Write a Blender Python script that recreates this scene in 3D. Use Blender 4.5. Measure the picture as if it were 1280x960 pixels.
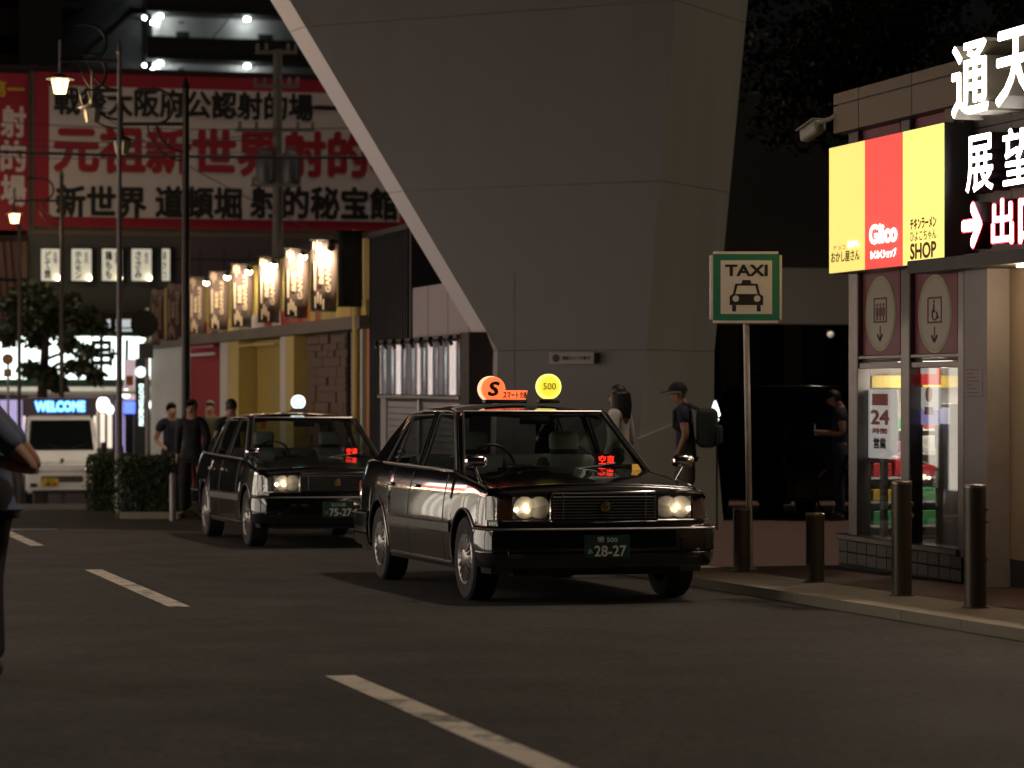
import bpy, bmesh, math, random
from math import sin, cos, tan, pi, radians, sqrt, atan2
from mathutils import Matrix, Vector
random.seed(11)
sc = bpy.context.scene
for o in list(bpy.data.objects): bpy.data.objects.remove(o)
# ------------------------------------------------------------------ camera, sky, sun, exposure
F, HX, HY = 3330.0, 640.0, 482.0          # focal length and horizon in the pixels of a 1280 x 960 picture
CZ = 1.559                                # eye height
A = radians(15.5)                         # the street runs 15.5 degrees to the left of the view axis
SA, CA = sin(A), cos(A)
cam = bpy.data.objects.new('camera', bpy.data.cameras.new('camera'))
sc.collection.objects.link(cam); sc.camera = cam
cam.location = (0, 0, CZ); cam.rotation_euler = (pi/2, 0, 0)
cam.data.sensor_width = 17.3; cam.data.lens = 45.0; cam.data.shift_y = 2/1280
cam.data.clip_end = 600; cam.data.clip_start = .1
cam.data.dof.use_dof = True; cam.data.dof.focus_distance = 19.6; cam.data.dof.aperture_fstop = 1.3
w = bpy.data.worlds.new('World'); sc.world = w; w.use_nodes = True
wn = w.node_tree.nodes; wl = w.node_tree.links
SUN_EL, SUN_AZ = radians(67), radians(88)      # azimuth clockwise from +Y
sky = wn.new('ShaderNodeTexSky'); sky.sky_type = 'NISHITA'; sky.sun_disc = False
sky.sun_elevation = SUN_EL; sky.sun_rotation = SUN_AZ
wn['Background'].inputs[1].default_value = .0002
wl.new(sky.outputs[0], wn['Background'].inputs[0])
glow = wn.new('ShaderNodeBackground'); glow.inputs[0].default_value = (.9, .74, .62, 1); glow.inputs[1].default_value = .003
addw = wn.new('ShaderNodeAddShader')
wl.new(wn['Background'].outputs[0], addw.inputs[0]); wl.new(glow.outputs[0], addw.inputs[1])
wl.new(addw.outputs[0], wn['World Output'].inputs[0])
sl = bpy.data.lights.new('sun', 'SUN'); sl.energy = 1.1; sl.angle = radians(3); sl.color = (1, .80, .62)
so = bpy.data.objects.new('sun', sl); sc.collection.objects.link(so)
sdir = Vector((sin(SUN_AZ)*cos(SUN_EL), cos(SUN_AZ)*cos(SUN_EL), sin(SUN_EL)))
so.rotation_euler = sdir.to_track_quat('Z', 'Y').to_euler(); so.location = (10, 10, 30)
vs = sc.view_settings; vs.view_transform = 'Standard'; vs.look = 'None'; vs.exposure = 0.0; vs.gamma = 1
sc.cycles.use_denoising = True; sc.cycles.max_bounces = 8; sc.cycles.transparent_max_bounces = 12
sc.cycles.caustics_reflective = False; sc.cycles.caustics_refractive = False; sc.cycles.sample_clamp_indirect = 4

# ------------------------------------------------------------------ materials
MATS = {}
def mat(name, col, rough=.6, metal=0, var=.12, scale=6, bump=0, bscale=40, emit=None, es=0, coat=0, spec=.5, stretch=None):
    if name in MATS: return MATS[name]
    m = bpy.data.materials.new(name); m.use_nodes = True
    N, L = m.node_tree.nodes, m.node_tree.links
    b = N['Principled BSDF']
    b.inputs['Roughness'].default_value = rough; b.inputs['Metallic'].default_value = metal
    b.inputs['Specular IOR Level'].default_value = spec
    if coat: b.inputs['Coat Weight'].default_value = coat; b.inputs['Coat Roughness'].default_value = .03
    tc = N.new('ShaderNodeTexCoord'); nz = N.new('ShaderNodeTexNoise'); nz.inputs['Scale'].default_value = scale
    nz.inputs['Detail'].default_value = 5
    src = tc.outputs['Object']
    if stretch:
        mp = N.new('ShaderNodeMapping'); mp.inputs['Scale'].default_value = stretch; L.new(src, mp.inputs[0]); src = mp.outputs[0]
    L.new(src, nz.inputs['Vector'])
    mx = N.new('ShaderNodeMix'); mx.data_type = 'RGBA'
    c = list(col)
    mx.inputs['A'].default_value = [max(0, k*(1-var)) for k in c]+[1]; mx.inputs['B'].default_value = [min(1, k*(1+var)) for k in c]+[1]
    L.new(nz.outputs['Fac'], mx.inputs['Factor']); L.new(mx.outputs['Result'], b.inputs['Base Color'])
    rr = N.new('ShaderNodeMapRange'); rr.inputs['To Min'].default_value = max(.02, rough*.8); rr.inputs['To Max'].default_value = min(1, rough*1.2)
    L.new(nz.outputs['Fac'], rr.inputs['Value']); L.new(rr.outputs[0], b.inputs['Roughness'])
    if bump:
        n2 = N.new('ShaderNodeTexNoise'); n2.inputs['Scale'].default_value = bscale; n2.inputs['Detail'].default_value = 4
        L.new(src, n2.inputs['Vector'])
        bp = N.new('ShaderNodeBump'); bp.inputs['Strength'].default_value = bump; bp.inputs['Distance'].default_value = .01
        L.new(n2.outputs['Fac'], bp.inputs['Height']); L.new(bp.outputs[0], b.inputs['Normal'])
    if emit:
        b.inputs['Emission Color'].default_value = list(emit)+[1]; b.inputs['Emission Strength'].default_value = es
    MATS[name] = m; return m
def glass(name, tint=(.75, .8, .78), extra=.02, rough=0.0):
    if name in MATS: return MATS[name]
    m = bpy.data.materials.new(name); m.use_nodes = True
    N, L = m.node_tree.nodes, m.node_tree.links
    N.remove(N['Principled BSDF'])
    t = N.new('ShaderNodeBsdfTransparent'); t.inputs[0].default_value = list(tint)+[1]
    g = N.new('ShaderNodeBsdfGlossy'); g.inputs['Roughness'].default_value = rough; g.inputs[0].default_value = (1, 1, 1, 1)
    fr = N.new('ShaderNodeFresnel'); ge = N.new('ShaderNodeNewGeometry'); io = N.new('ShaderNodeMapRange')
    io.inputs['To Min'].default_value = 1.5; io.inputs['To Max'].default_value = 1/1.5       # a thin pane reflects alike from both sides
    L.new(ge.outputs['Backfacing'], io.inputs['Value']); L.new(io.outputs[0], fr.inputs[0])
    ad = N.new('ShaderNodeMath'); ad.operation = 'ADD'; ad.inputs[1].default_value = extra; ad.use_clamp = True
    mx = N.new('ShaderNodeMixShader')
    L.new(fr.outputs[0], ad.inputs[0]); L.new(ad.outputs[0], mx.inputs[0]); L.new(t.outputs[0], mx.inputs[1]); L.new(g.outputs[0], mx.inputs[2])
    L.new(mx.outputs[0], N['Material Output'].inputs[0])
    MATS[name] = m; return m
def em(name, col, s, base=None): return mat(name, base or col, .5, emit=col, es=s, var=.04)

M = lambda k: MATS[k]
mat('paint', (.0035, .0035, .004), .12, coat=1, var=.2, scale=2)
mat('black_plastic', (.012, .012, .012), .45, bump=.1, bscale=200)
mat('rubber', (.012, .012, .013), .8, bump=.2, bscale=120)
mat('interior', (.02, .019, .018), .8)
mat('seat_cloth', (.05, .05, .048), .9)
mat('white_cover', (.40, .40, .38), .9, bump=.2, bscale=30)
mat('chrome', (.75, .75, .76), .12, 1, var=.05)
mat('dull_chrome', (.42, .41, .40), .32, 1, var=.15, scale=20)
mat('alloy', (.32, .31, .30), .3, .9, var=.2, scale=25)
mat('gold', (.6, .45, .18), .25, 1)
mat('amber', (.10, .045, .02), .2, coat=.5)
mat('plate_green', (.012, .05, .03), .4)
mat('white_paint', (.75, .75, .74), .35)
mat('white_ink', (.72, .73, .72), .6)
mat('black_ink', (.012, .012, .013), .6)
mat('red_ink', (.36, .018, .03), .6)
glass('car_glass', (.60, .65, .63), .035)
glass('lamp_glass', (.9, .9, .88), .05)
glass('shop_glass', (.85, .86, .86), .0)
em('bulb', (1, .78, .5), 40)
mat('reflector', (.72, .70, .66), .38, .35, var=.15, scale=30)
mat('grille_metal', (.42, .42, .43), .35, .6)
em('led_red', (1, .03, .015), 3)

# ------------------------------------------------------------------ geometry helpers
COL = sc.collection
class MB:
    def __init__(s): s.v = []; s.f = []
    def add(s, vs, fs):
        k = len(s.v); s.v += [tuple(p) for p in vs]; s.f += [tuple(i+k for i in f) for f in fs]; return s
    def box(s, x0, x1, y0, y1, z0, z1):
        x0, x1 = min(x0, x1), max(x0, x1); y0, y1 = min(y0, y1), max(y0, y1); z0, z1 = min(z0, z1), max(z0, z1)
        return s.add([(x0,y0,z0),(x1,y0,z0),(x1,y1,z0),(x0,y1,z0),(x0,y0,z1),(x1,y0,z1),(x1,y1,z1),(x0,y1,z1)],
                     [(0,3,2,1),(4,5,6,7),(0,1,5,4),(1,2,6,5),(2,3,7,6),(3,0,4,7)])
    def hexa(s, lo, hi):           # two rings of equal length
        n = len(lo)
        return s.add(list(lo)+list(hi), [tuple(range(n-1, -1, -1)), tuple(range(n, 2*n))]+[(i, (i+1) % n, n+(i+1) % n, n+i) for i in range(n)])
    def rbox(s, x0, x1, y0, y1, z0, z1, r=.02, seg=2):
        x0, x1 = min(x0, x1), max(x0, x1); y0, y1 = min(y0, y1), max(y0, y1); z0, z1 = min(z0, z1), max(z0, z1)
        bm = bmesh.new(); bmesh.ops.create_cube(bm, size=1)
        for v in bm.verts: v.co = Vector(((x0+x1)/2+v.co.x*(x1-x0), (y0+y1)/2+v.co.y*(y1-y0), (z0+z1)/2+v.co.z*(z1-z0)))
        bmesh.ops.bevel(bm, geom=bm.edges[:], offset=min(r, .49*min(abs(x1-x0), abs(y1-y0), abs(z1-z0))), segments=seg, profile=.5, affect='EDGES')
        return s.bm(bm)
    def bm(s, bm):
        bm.verts.index_update(); s.add([v.co[:] for v in bm.verts], [[v.index for v in f.verts] for f in bm.faces]); bm.free(); return s
    def cyl(s, p0, p1, r0, r1=None, n=14, caps=True):
        return s.tube([p0, p1], [r0, r0 if r1 is None else r1], n, caps)
    def tube(s, pts, r, n=8, caps=True):
        pts = [Vector(p) for p in pts]; m = len(pts); rr = r if isinstance(r, (list, tuple)) else [r]*m
        k = len(s.v); up = None
        for i, p in enumerate(pts):
            d = (pts[min(i+1, m-1)]-pts[max(i-1, 0)]).normalized()
            if up is None: up = Vector((0, 0, 1)) if abs(d.z) < .9 else Vector((1, 0, 0))
            a = d.cross(up).normalized(); b = a.cross(d).normalized(); up = b
            for j in range(n): s.v.append(tuple(p+(a*cos(2*pi*j/n)+b*sin(2*pi*j/n))*rr[i]))
        for i in range(m-1):
            for j in range(n): s.f.append((k+i*n+j, k+i*n+(j+1) % n, k+(i+1)*n+(j+1) % n, k+(i+1)*n+j))
        if caps: s.f.append(tuple(k+j for j in range(n-1, -1, -1))); s.f.append(tuple(k+(m-1)*n+j for j in range(n)))
        return s
    def lathe(s, prof, n=24, c=(0, 0, 0), axis='Z', closed=False):
        k = len(s.v); m = len(prof)
        for r, h in prof:
            for j in range(n):
                a = 2*pi*j/n; x, y, z = r*cos(a), r*sin(a), h
                if axis == 'Y': x, y, z = x, h, y
                if axis == 'X': x, y, z = h, x, y
                s.v.append((c[0]+x, c[1]+y, c[2]+z))
        for i in range(m if closed else m-1):
            i2 = (i+1) % m
            for j in range(n): s.f.append((k+i*n+j, k+i*n+(j+1) % n, k+i2*n+(j+1) % n, k+i2*n+j))
        if not closed:
            s.f.append(tuple(k+j for j in range(n-1, -1, -1))); s.f.append(tuple(k+(m-1)*n+j for j in range(n)))
        return s
    def prism(s, poly, y0, y1):    # outline in x, z
        return s.hexa([(x, y0, z) for x, z in poly], [(x, y1, z) for x, z in poly])
    def grid(s, rows, flip=False):
        k = len(s.v); n = len(rows[0])
        for r in rows: s.v += [tuple(p) for p in r]
        for i in range(len(rows)-1):
            for j in range(n-1):
                q = (k+i*n+j, k+i*n+j+1, k+(i+1)*n+j+1, k+(i+1)*n+j); s.f.append(q[::-1] if flip else q)
        return s
    def ball(s, c, rx, ry=None, rz=None, nu=14, nv=9, keep=None):
        ry = rx if ry is None else ry; rz = rx if rz is None else rz
        bm = bmesh.new(); bmesh.ops.create_uvsphere(bm, u_segments=nu, v_segments=nv, radius=1)
        if keep: bmesh.ops.delete(bm, geom=[v for v in bm.verts if not keep(v.co)], context='VERTS')
        for v in bm.verts: v.co = Vector((c[0]+v.co.x*rx, c[1]+v.co.y*ry, c[2]+v.co.z*rz))
        return s.bm(bm)
    def mesh(s, name, m, smooth=None, fix=True):
        me = bpy.data.meshes.new(name); me.from_pydata(s.v, [], s.f)
        if fix:
            bm = bmesh.new(); bm.from_mesh(me); bmesh.ops.remove_doubles(bm, verts=bm.verts, dist=1e-5)
            bmesh.ops.recalc_face_normals(bm, faces=bm.faces); bm.to_mesh(me); bm.free()
        if smooth:
            me.polygons.foreach_set('use_smooth', [True]*len(me.polygons)); me.set_sharp_from_angle(angle=radians(smooth))
        if m: me.materials.append(MATS[m] if isinstance(m, str) else m)
        return me
    def build(s, name, m, parent=None, smooth=None, fix=True):
        return link(name, s.mesh(name, m, smooth, fix), parent)
def link(name, me, parent=None):
    o = bpy.data.objects.new(name, me); COL.objects.link(o)
    if parent is not None: o.parent = parent
    return o
def thing(name, label, cat, loc=(0, 0, 0), rz=0, group=None):
    o = bpy.data.objects.new(name, None); COL.objects.link(o); o.location = loc; o.rotation_euler = (0, 0, rz)
    o.empty_display_size = .2
    return tag(o, label, cat, group)
def tag(o, label, cat, group=None):
    o['label'] = label; o['category'] = cat
    if group: o['group'] = group
    return o
def struct(o, kind='structure'): o['kind'] = kind; return o
def copy_tree(o, parent=None):
    c = o.copy(); COL.objects.link(c); c.parent = parent
    for ch in list(o.children): copy_tree(ch, c)
    return c
TXT = {}
def text(name, body, cx, cz, wd, ht, m, parent, y=-.004, ext=.0, bold=0., rot=0, side=None):
    """lettering fitted into a wd x ht rectangle of the parent's x-z plane, read from -y"""
    key = body
    if key not in TXT:
        c = bpy.data.curves.new('lettering', 'FONT'); c.body = body; c.resolution_u = 3; c.fill_mode = 'FRONT'
        c.space_line = .95
        o = bpy.data.objects.new('lettering', c); TXT[key] = bpy.data.meshes.new_from_object(o)
        bpy.data.objects.remove(o); bpy.data.curves.remove(c)
    src = TXT[key]; me = bpy.data.meshes.new(name)
    V = [v.co for v in src.vertices]; Fc = [tuple(p.vertices) for p in src.polygons]
    x0, x1, y0, y1 = min(v.x for v in V), max(v.x for v in V), min(v.y for v in V), max(v.y for v in V)
    w_, h_ = (ht, wd) if rot else (wd, ht)
    shifts = [(0, 0)]
    if bold: shifts = [(0, 0), (1, .35), (-1, -.35), (.35, -1), (-.35, 1)] if bold < .03 else [(0, 0), (1, 0), (-1, 0), (0, 1), (0, -1), (.7, .7), (-.7, .7), (.7, -.7), (-.7, -.7)]
    x0 -= bold; x1 += bold; y0 -= bold; y1 += bold
    vv, ff = [], []
    for q, (dx_, dy_) in enumerate(shifts):
        k0 = len(vv)
        for v in V:
            a = ((v.x+dx_*bold-x0)/(x1-x0)-.5)*w_; b = ((v.y+dy_*bold-y0)/(y1-y0)-.5)*h_
            if rot: a, b = -b*rot, a*rot
            vv.append((cx+a, y-q*.0003, cz+b))
        ff += [tuple(i+k0 for i in f) for f in Fc]
    me.from_pydata(vv, [], ff)
    if ext:
        bm = bmesh.new(); bm.from_mesh(me)
        r = bmesh.ops.extrude_face_region(bm, geom=bm.faces[:])
        for g in r['geom']:
            if isinstance(g, bmesh.types.BMVert): g.co.y += ext
        bmesh.ops.recalc_face_normals(bm, faces=bm.faces); bm.to_mesh(me); bm.free()
    me.materials.append(MATS[m])
    if side and ext:
        me.materials.append(MATS[side])
        for p in me.polygons:
            if abs(p.normal.y) < .7: p.material_index = 1
    return link(name, me, parent)

# ------------------------------------------------------------------ the place: ground, street frame
def gz(Y):                                    # the street falls gently away from the camera
    return -.01742*(Y-20) - (.00075*(Y-36)**2 if Y > 36 else 0)
def uv(u, v): return (-u*SA+v*CA, u*CA+v*SA)  # street frame (u along the street, v across to the right)
KERB, KH = 6.97, .07
def at(px, py, d): return Vector(((px-HX)/F*d, d, CZ+(HY-py)/F*d))
class Frame:
    """an upright plane through (X, Y): local x along it, -y towards the viewer"""
    def __init__(s, X, Y, rz): s.o = Vector((X, Y)); s.rz = rz; s.ex = Vector((cos(rz), sin(rz))); s.ey = Vector((-sin(rz), cos(rz)))
    def loc(s, px, py=None, n=0.):
        r = Vector(((px-HX)/F, 1)); p0 = s.o+s.ey*n
        d = p0.dot(s.ey)/r.dot(s.ey); P = r*d
        sx = (P-s.o).dot(s.ex)
        return (sx, CZ+(HY-py)/F*d) if py is not None else sx
    def d(s, px, n=0.):
        r = Vector(((px-HX)/F, 1)); return (s.o+s.ey*n).dot(s.ey)/r.dot(s.ey)
    def world(s, x, y): p = s.o+s.ex*x+s.ey*y; return p
# ground sheet
def sheet(name, us, vs_, dz, m, parent=None):
    mb = MB(); rows = []
    for u in us: rows.append([(*uv(u, v), gz(uv(u, v)[1])+dz) for v in vs_])
    return mb.grid(rows).build(name, m, parent)
def asphalt():
    m = mat('asphalt', (.037, .0345, .032), .72, var=.25, scale=.35)
    N, L = m.node_tree.nodes, m.node_tree.links; b = N['Principled BSDF']
    tc = N.new('ShaderNodeTexCoord')
    n1 = N.new('ShaderNodeTexNoise'); n1.inputs['Scale'].default_value = 26; n1.inputs['Detail'].default_value = 3
    n2 = N.new('ShaderNodeTexNoise'); n2.inputs['Scale'].default_value = 1.3; n2.inputs['Detail'].default_value = 6
    L.new(tc.outputs['Object'], n1.inputs['Vector']); L.new(tc.outputs['Object'], n2.inputs['Vector'])
    mx = N.new('ShaderNodeMix'); mx.data_type = 'RGBA'; mx.blend_type = 'MULTIPLY'; mx.inputs['Factor'].default_value = 1
    rp = N.new('ShaderNodeMapRange'); rp.inputs['From Min'].default_value = .3; rp.inputs['From Max'].default_value = .7
    rp.inputs['To Min'].default_value = .5; rp.inputs['To Max'].default_value = 1.6
    L.new(n1.outputs['Fac'], rp.inputs['Value'])
    old = b.inputs['Base Color'].links[0].from_socket
    L.new(old, mx.inputs['A']); L.new(rp.outputs[0], mx.inputs['B'])
    m2 = N.new('ShaderNodeMix'); m2.data_type = 'RGBA'; m2.blend_type = 'MULTIPLY'; m2.inputs['Factor'].default_value = 1
    r2 = N.new('ShaderNodeMapRange'); r2.inputs['From Min'].default_value = .35; r2.inputs['From Max'].default_value = .65
    r2.inputs['To Min'].default_value = .8; r2.inputs['To Max'].default_value = 1.2
    L.new(n2.outputs['Fac'], r2.inputs['Value']); L.new(mx.outputs['Result'], m2.inputs['A']); L.new(r2.outputs[0], m2.inputs['B'])
    # fine cracks
    vo = N.new('ShaderNodeTexVoronoi'); vo.feature = 'DISTANCE_TO_EDGE'; vo.inputs['Scale'].default_value = .28
    dn = N.new('ShaderNodeTexNoise'); dn.inputs['Scale'].default_value = 1.8; dn.inputs['Detail'].default_value = 6
    L.new(tc.outputs['Object'], dn.inputs['Vector'])
    av = N.new('ShaderNodeMix'); av.data_type = 'RGBA'; av.blend_type = 'ADD'; av.inputs['Factor'].default_value = .9
    L.new(tc.outputs['Object'], av.inputs['A']); L.new(dn.outputs['Color'], av.inputs['B']); L.new(av.outputs['Result'], vo.inputs['Vector'])
    cr = N.new('ShaderNodeMapRange'); cr.inputs['From Max'].default_value = .006; cr.inputs['To Min'].default_value = .78; cr.inputs['To Max'].default_value = 1
    L.new(vo.outputs['Distance'], cr.inputs['Value'])
    m3 = N.new('ShaderNodeMix'); m3.data_type = 'RGBA'; m3.blend_type = 'MULTIPLY'; m3.inputs['Factor'].default_value = 1
    L.new(m2.outputs['Result'], m3.inputs['A']); L.new(cr.outputs[0], m3.inputs['B']); L.new(m3.outputs['Result'], b.inputs['Base Color'])
    bp = N.new('ShaderNodeBump'); bp.inputs['Strength'].default_value = .6; bp.inputs['Distance'].default_value = .006
    L.new(n1.outputs['Fac'], bp.inputs['Height']); L.new(bp.outputs[0], b.inputs['Normal'])
    b.inputs['Specular IOR Level'].default_value = .35
asphalt()
US = [-8, 0, 5]+[8+2*i for i in range(40)]+[100, 130, 180]
road = struct(sheet('road', US, [-70, -30, -10, -2, 3, KERB, 12, 30, 70], 0, 'asphalt'))
def worn_paint():
    m = mat('road_paint', (.52, .47, .40), .7, var=.2, scale=3)
    N, L = m.node_tree.nodes, m.node_tree.links; b = N['Principled BSDF']
    tc = N.new('ShaderNodeTexCoord'); n = N.new('ShaderNodeTexNoise'); n.inputs['Scale'].default_value = 3.2; n.inputs['Detail'].default_value = 9; n.inputs['Roughness'].default_value = .75
    L.new(tc.outputs['Object'], n.inputs['Vector'])
    r = N.new('ShaderNodeMapRange'); r.inputs['From Min'].default_value = .40; r.inputs['From Max'].default_value = .50; L.new(n.outputs['Fac'], r.inputs['Value'])
    mx = N.new('ShaderNodeMix'); mx.data_type = 'RGBA'; mx.inputs['A'].default_value = (.09, .085, .08, 1)
    old = b.inputs['Base Color'].links[0].from_socket
    L.new(r.outputs[0], mx.inputs['Factor']); L.new(old, mx.inputs['B']); L.new(mx.outputs['Result'], b.inputs['Base Color'])
worn_paint()
for u0, u1 in ((7.6, 12.95), (18.35, 23.5), (28.6, 33.6)):
    us = [u0+(u1-u0)*i/6 for i in range(7)]
    sheet('lane_dash', us, [2.63, 2.78], .004, 'road_paint', road)
# manhole-like repair patch and the steel drain across the left lane
mat('steel_drain', (.3, .3, .31), .3, 1, var=.3, scale=12)
mat('asphalt_patch', (.038, .036, .036), .75, var=.2, scale=20, bump=.4, bscale=60)
u0 = 33.3
dr = MB()
rows = [[(*uv(u0+k*.11, v), gz(uv(u0+k*.11, v)[1])+.005) for v in (-1.5, 0, 1.2, 2.2, 3.4)] for k in range(3)]
struct(dr.grid(rows).build('drain_cover', 'steel_drain', road))
# sidewalk on the right
def pavers():
    m = mat('brick_paving', (.19, .09, .065), .8, var=.25, scale=2.5)
    N, L = m.node_tree.nodes, m.node_tree.links; b = N['Principled BSDF']
    tc = N.new('ShaderNodeTexCoord'); mp = N.new('ShaderNodeMapping'); mp.inputs['Rotation'].default_value = (0, 0, -A+radians(45))
    bt = N.new('ShaderNodeTexBrick'); bt.inputs['Scale'].default_value = 4.8; bt.inputs['Mortar Size'].default_value = .012
    bt.inputs['Color1'].default_value = (.12, .064, .048, 1); bt.inputs['Color2'].default_value = (.085, .05, .038, 1); bt.inputs['Mortar'].default_value = (.06, .05, .045, 1)
    L.new(tc.outputs['Object'], mp.inputs[0]); L.new(mp.outputs[0], bt.inputs['Vector'])
    mx = N.new('ShaderNodeMix'); mx.data_type = 'RGBA'; mx.blend_type = 'MULTIPLY'; mx.inputs['Factor'].default_value = .5
    old = b.inputs['Base Color'].links[0].from_socket
    L.new(bt.outputs['Color'], mx.inputs['A']); L.new(old, mx.inputs['B'])
    L.new(bt.outputs['Color'], b.inputs['Base Color'])
    bp = N.new('ShaderNodeBump'); bp.inputs['Strength'].default_value = .5; bp.inputs['Distance'].default_value = .004
    iv = N.new('ShaderNodeMath'); iv.operation = 'SUBTRACT'; iv.inputs[0].default_value = 1; L.new(bt.outputs['Fac'], iv.inputs[1])
    L.new(iv.outputs[0], bp.inputs['Height']); L.new(bp.outputs[0], b.inputs['Normal'])
pavers()
mat('kerb_stone', (.27, .235, .18), .8, var=.22, scale=3, bump=.25, bscale=60)
mat('dark_paving', (.10, .085, .07), .8, var=.2, scale=2, bump=.2, bscale=20)
SW = [4, 8]+[10+1.5*i for i in range(14)]+[32, 36, 40, 45, 50, 56, 62]
pav = struct(sheet('pavement', SW, [KERB+.75, 8, 10, 20, 40], KH, 'brick_paving'))
kerb = struct(MB().box(0, .01, 0, .01, -.5, -.49).build('kerb', 'kerb_stone'))
u = 5.0
while u < 61:
    for (va, vb, dz) in ((KERB, KERB+.18, KH), (KERB+.186, KERB+.744, KH-.003)):
        q = [(u+.004, va), (u+.896, va), (u+.896, vb), (u+.004, vb)]
        lo = [(*uv(*k), gz(uv(*k)[1])-.05) for k in q]; hi = [(*uv(*k), gz(uv(*k)[1])+dz) for k in q]
        MB().hexa(lo, hi).build('kerb_slab', 'kerb_stone', kerb)
    u += .9

# ------------------------------------------------------------------ street frames
def vframe(v, u=20): return Frame(*uv(u, v), A-pi/2)      # facades along the right side, facing the street
def uframe(u, v=0): return Frame(*uv(u, v), A)            # facades across the street, facing back
def ground_at(X, Y, side=None):
    v = X*CA+Y*SA
    return gz(Y)+(KH if v > KERB else 0)
# ------------------------------------------------------------------ taxis
def interp(pts, x):
    if x >= pts[0][0]: return pts[0][1]
    for (a, b), (c, d) in zip(pts, pts[1:]):
        if x >= c:
            t = (x-c)/(a-c); return d+(b-d)*t
    return pts[-1][1]
XA, RW = 1.39, .305
def sgn_rows(mb, rows):
    mb.grid(rows); mb.grid([[(x, -y, z) for x, y, z in r] for r in rows], flip=True)
WPT = [(2.10, .775), (2.0, .80), (1.8, .825), (1.4, .842), (0, .847), (-1.6, .845), (-2.1, .825), (-2.35, .795), (-2.44, .765)]
ZPT = [(2.10, .745), (2.0, .772), (1.6, .822), (.85, .895), (.2, .915), (-1.3, .935), (-1.8, .955), (-2.2, .955), (-2.38, .935), (-2.44, .90)]
def side_y(x, z):
    W = interp(WPT, x)
    return W*(1-.075*max(0, (z-.55)/.38)**2-.04*max(0, (.5-z)/.28)**2)
def zbot(x):
    for xa in (XA, -XA):
        if abs(x-xa) < .352: return max(.215, .295+sqrt(max(0, .362**2-(x-xa)**2)))
    return .215
def taxi(label, X, Y, plate, place, kana, signs, sticker):
    t = thing('black_taxi', label, 'taxi', group='black sedan taxis waiting in the right lane')
    n = Vector((0, .01742, 1)).normalized(); f = Vector((SA, -CA, 0)); f = (f-n*f.dot(n)).normalized(); l = n.cross(f)
    t.matrix_world = Matrix(((f.x, l.x, n.x, X), (f.y, l.y, n.y, Y), (f.z, l.z, n.z, gz(Y)), (0, 0, 0, 1)))
    # --- body shell
    xs = {2.10, 2.07, 2.03, 1.94, 1.85, .95, .85, .6, .2, -.2, -.6, -.95, -1.84, -1.93, -2.02, -2.1, -2.2, -2.3, -2.38, -2.42, -2.44}
    for xa in (XA, -XA):
        for k in range(13): xs.add(round(xa+.352*cos(pi*k/12), 4))
        xs.add(xa+.3525); xs.add(xa-.3525)
    xs = sorted(xs, reverse=True)
    mb = MB(); rows = []
    tops = {}
    for x in xs:
        zb, zt = zbot(x), interp(ZPT, x); r = []
        for k in range(13):
            z = zb+(zt-zb)*k/12; r.append((x, side_y(x, z), z))
        y1 = r[-1][1]
        r += [(x, y1-.006, zt+.012), (x, y1-.020, zt+.021), (x, y1-.045, zt+.026), (x, y1-.085, zt+.029)]
        rows.append(r); tops[x] = (y1-.085, zt+.029)
    sgn_rows(mb, [r for r in rows if r[0][0] <= 1.9401])
    nose = [r[12:] for r in rows if r[0][0] >= 1.93]
    nose = [[(r[0][0], r[0][1]-.012, r[0][2]-.02)]+r for r in nose]
    sgn_rows(mb, nose)
    def deck(sel, crown, crease):
        rr = []
        for x in sel:
            y1, z1 = tops[x]; r = []
            for k in range(9):
                s = 1-k/8; z = z1+crown*(1-s*s)+(crease*(1 if s < .72 else 0)*.0)
                r.append((x, y1*s, z))
            rr.append(r)
        sgn_rows(mb, rr); return rr
    deck([x for x in xs if x >= .85], .028, .01); deck([x for x in xs if x <= -1.84], .022, 0)
    # nose panel and tail panel
    for xe, xi in ((1.94, 1.94), (-2.44, -2.44)):
        y1, z1 = tops[xe]; cr = .028 if xe > 0 else .022
        top = [(xe, y1*(1-k/8), z1+cr*(1-(1-k/8)**2)) for k in range(9)]
        side = [(xe, side_y(xe, .215+(interp(ZPT, xe)-.215)*k/12), .215+(interp(ZPT, xe)-.215)*k/12) for k in range(13)]
        zt = interp(ZPT, xe); ys = side[-1][1]
        side += [(xe, ys-.006, zt+.012), (xe, ys-.020, zt+.021), (xe, ys-.045, zt+.026)]
        half = side+top
        ring = half+[(x, -y, z) for x, y, z in half[::-1][1:]]
        mb.add(ring, [tuple(range(len(ring)))])
    y1, z1 = tops[2.10]; tp = [(2.10, y1*(1-k/8), z1+.028*(1-(1-k/8)**2)) for k in range(9)]
    lipr = [[(x, y, z) for x, y, z in tp], [(2.098, y, z-.018) for x, y, z in tp]]; sgn_rows(mb, lipr)
    fil = [(1.94, .80), (2.0, .79), (2.06, .745), (2.09, .67), (2.10, .39), (2.105, 0)]
    fil = fil+[(x, -y) for x, y in fil[::-1][1:]]
    mb.hexa([(x-.01, y, .545) for x, y in fil], [(x-.01, y, .592) for x, y in fil])
    mb.build('body', 'paint', t, 32)
    ub = MB().box(-2.2, 1.95, -.62, .62, .2, .52); ub.build('underbody', 'black_plastic', t)
    for xa in (XA, -XA):
        for s in (1, -1):
            rr = [[(xa+.372*cos(pi*k/14), s*yy, .295+.372*sin(pi*k/14)) for k in range(15)] for yy in (.52, .835)]
            MB().grid(rr).build('wheel_housing', 'black_plastic', t, 40)
            lip = [(xa+.366*cos(pi*k/18), s*(side_y(xa+.36*cos(pi*k/18), .295+.362*sin(pi*k/18))+.003), .295+.366*sin(pi*k/18)) for k in range(19)]
            MB().tube(lip, .009, 6).build('arch_trim', 'dull_chrome', t, 50)
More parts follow.
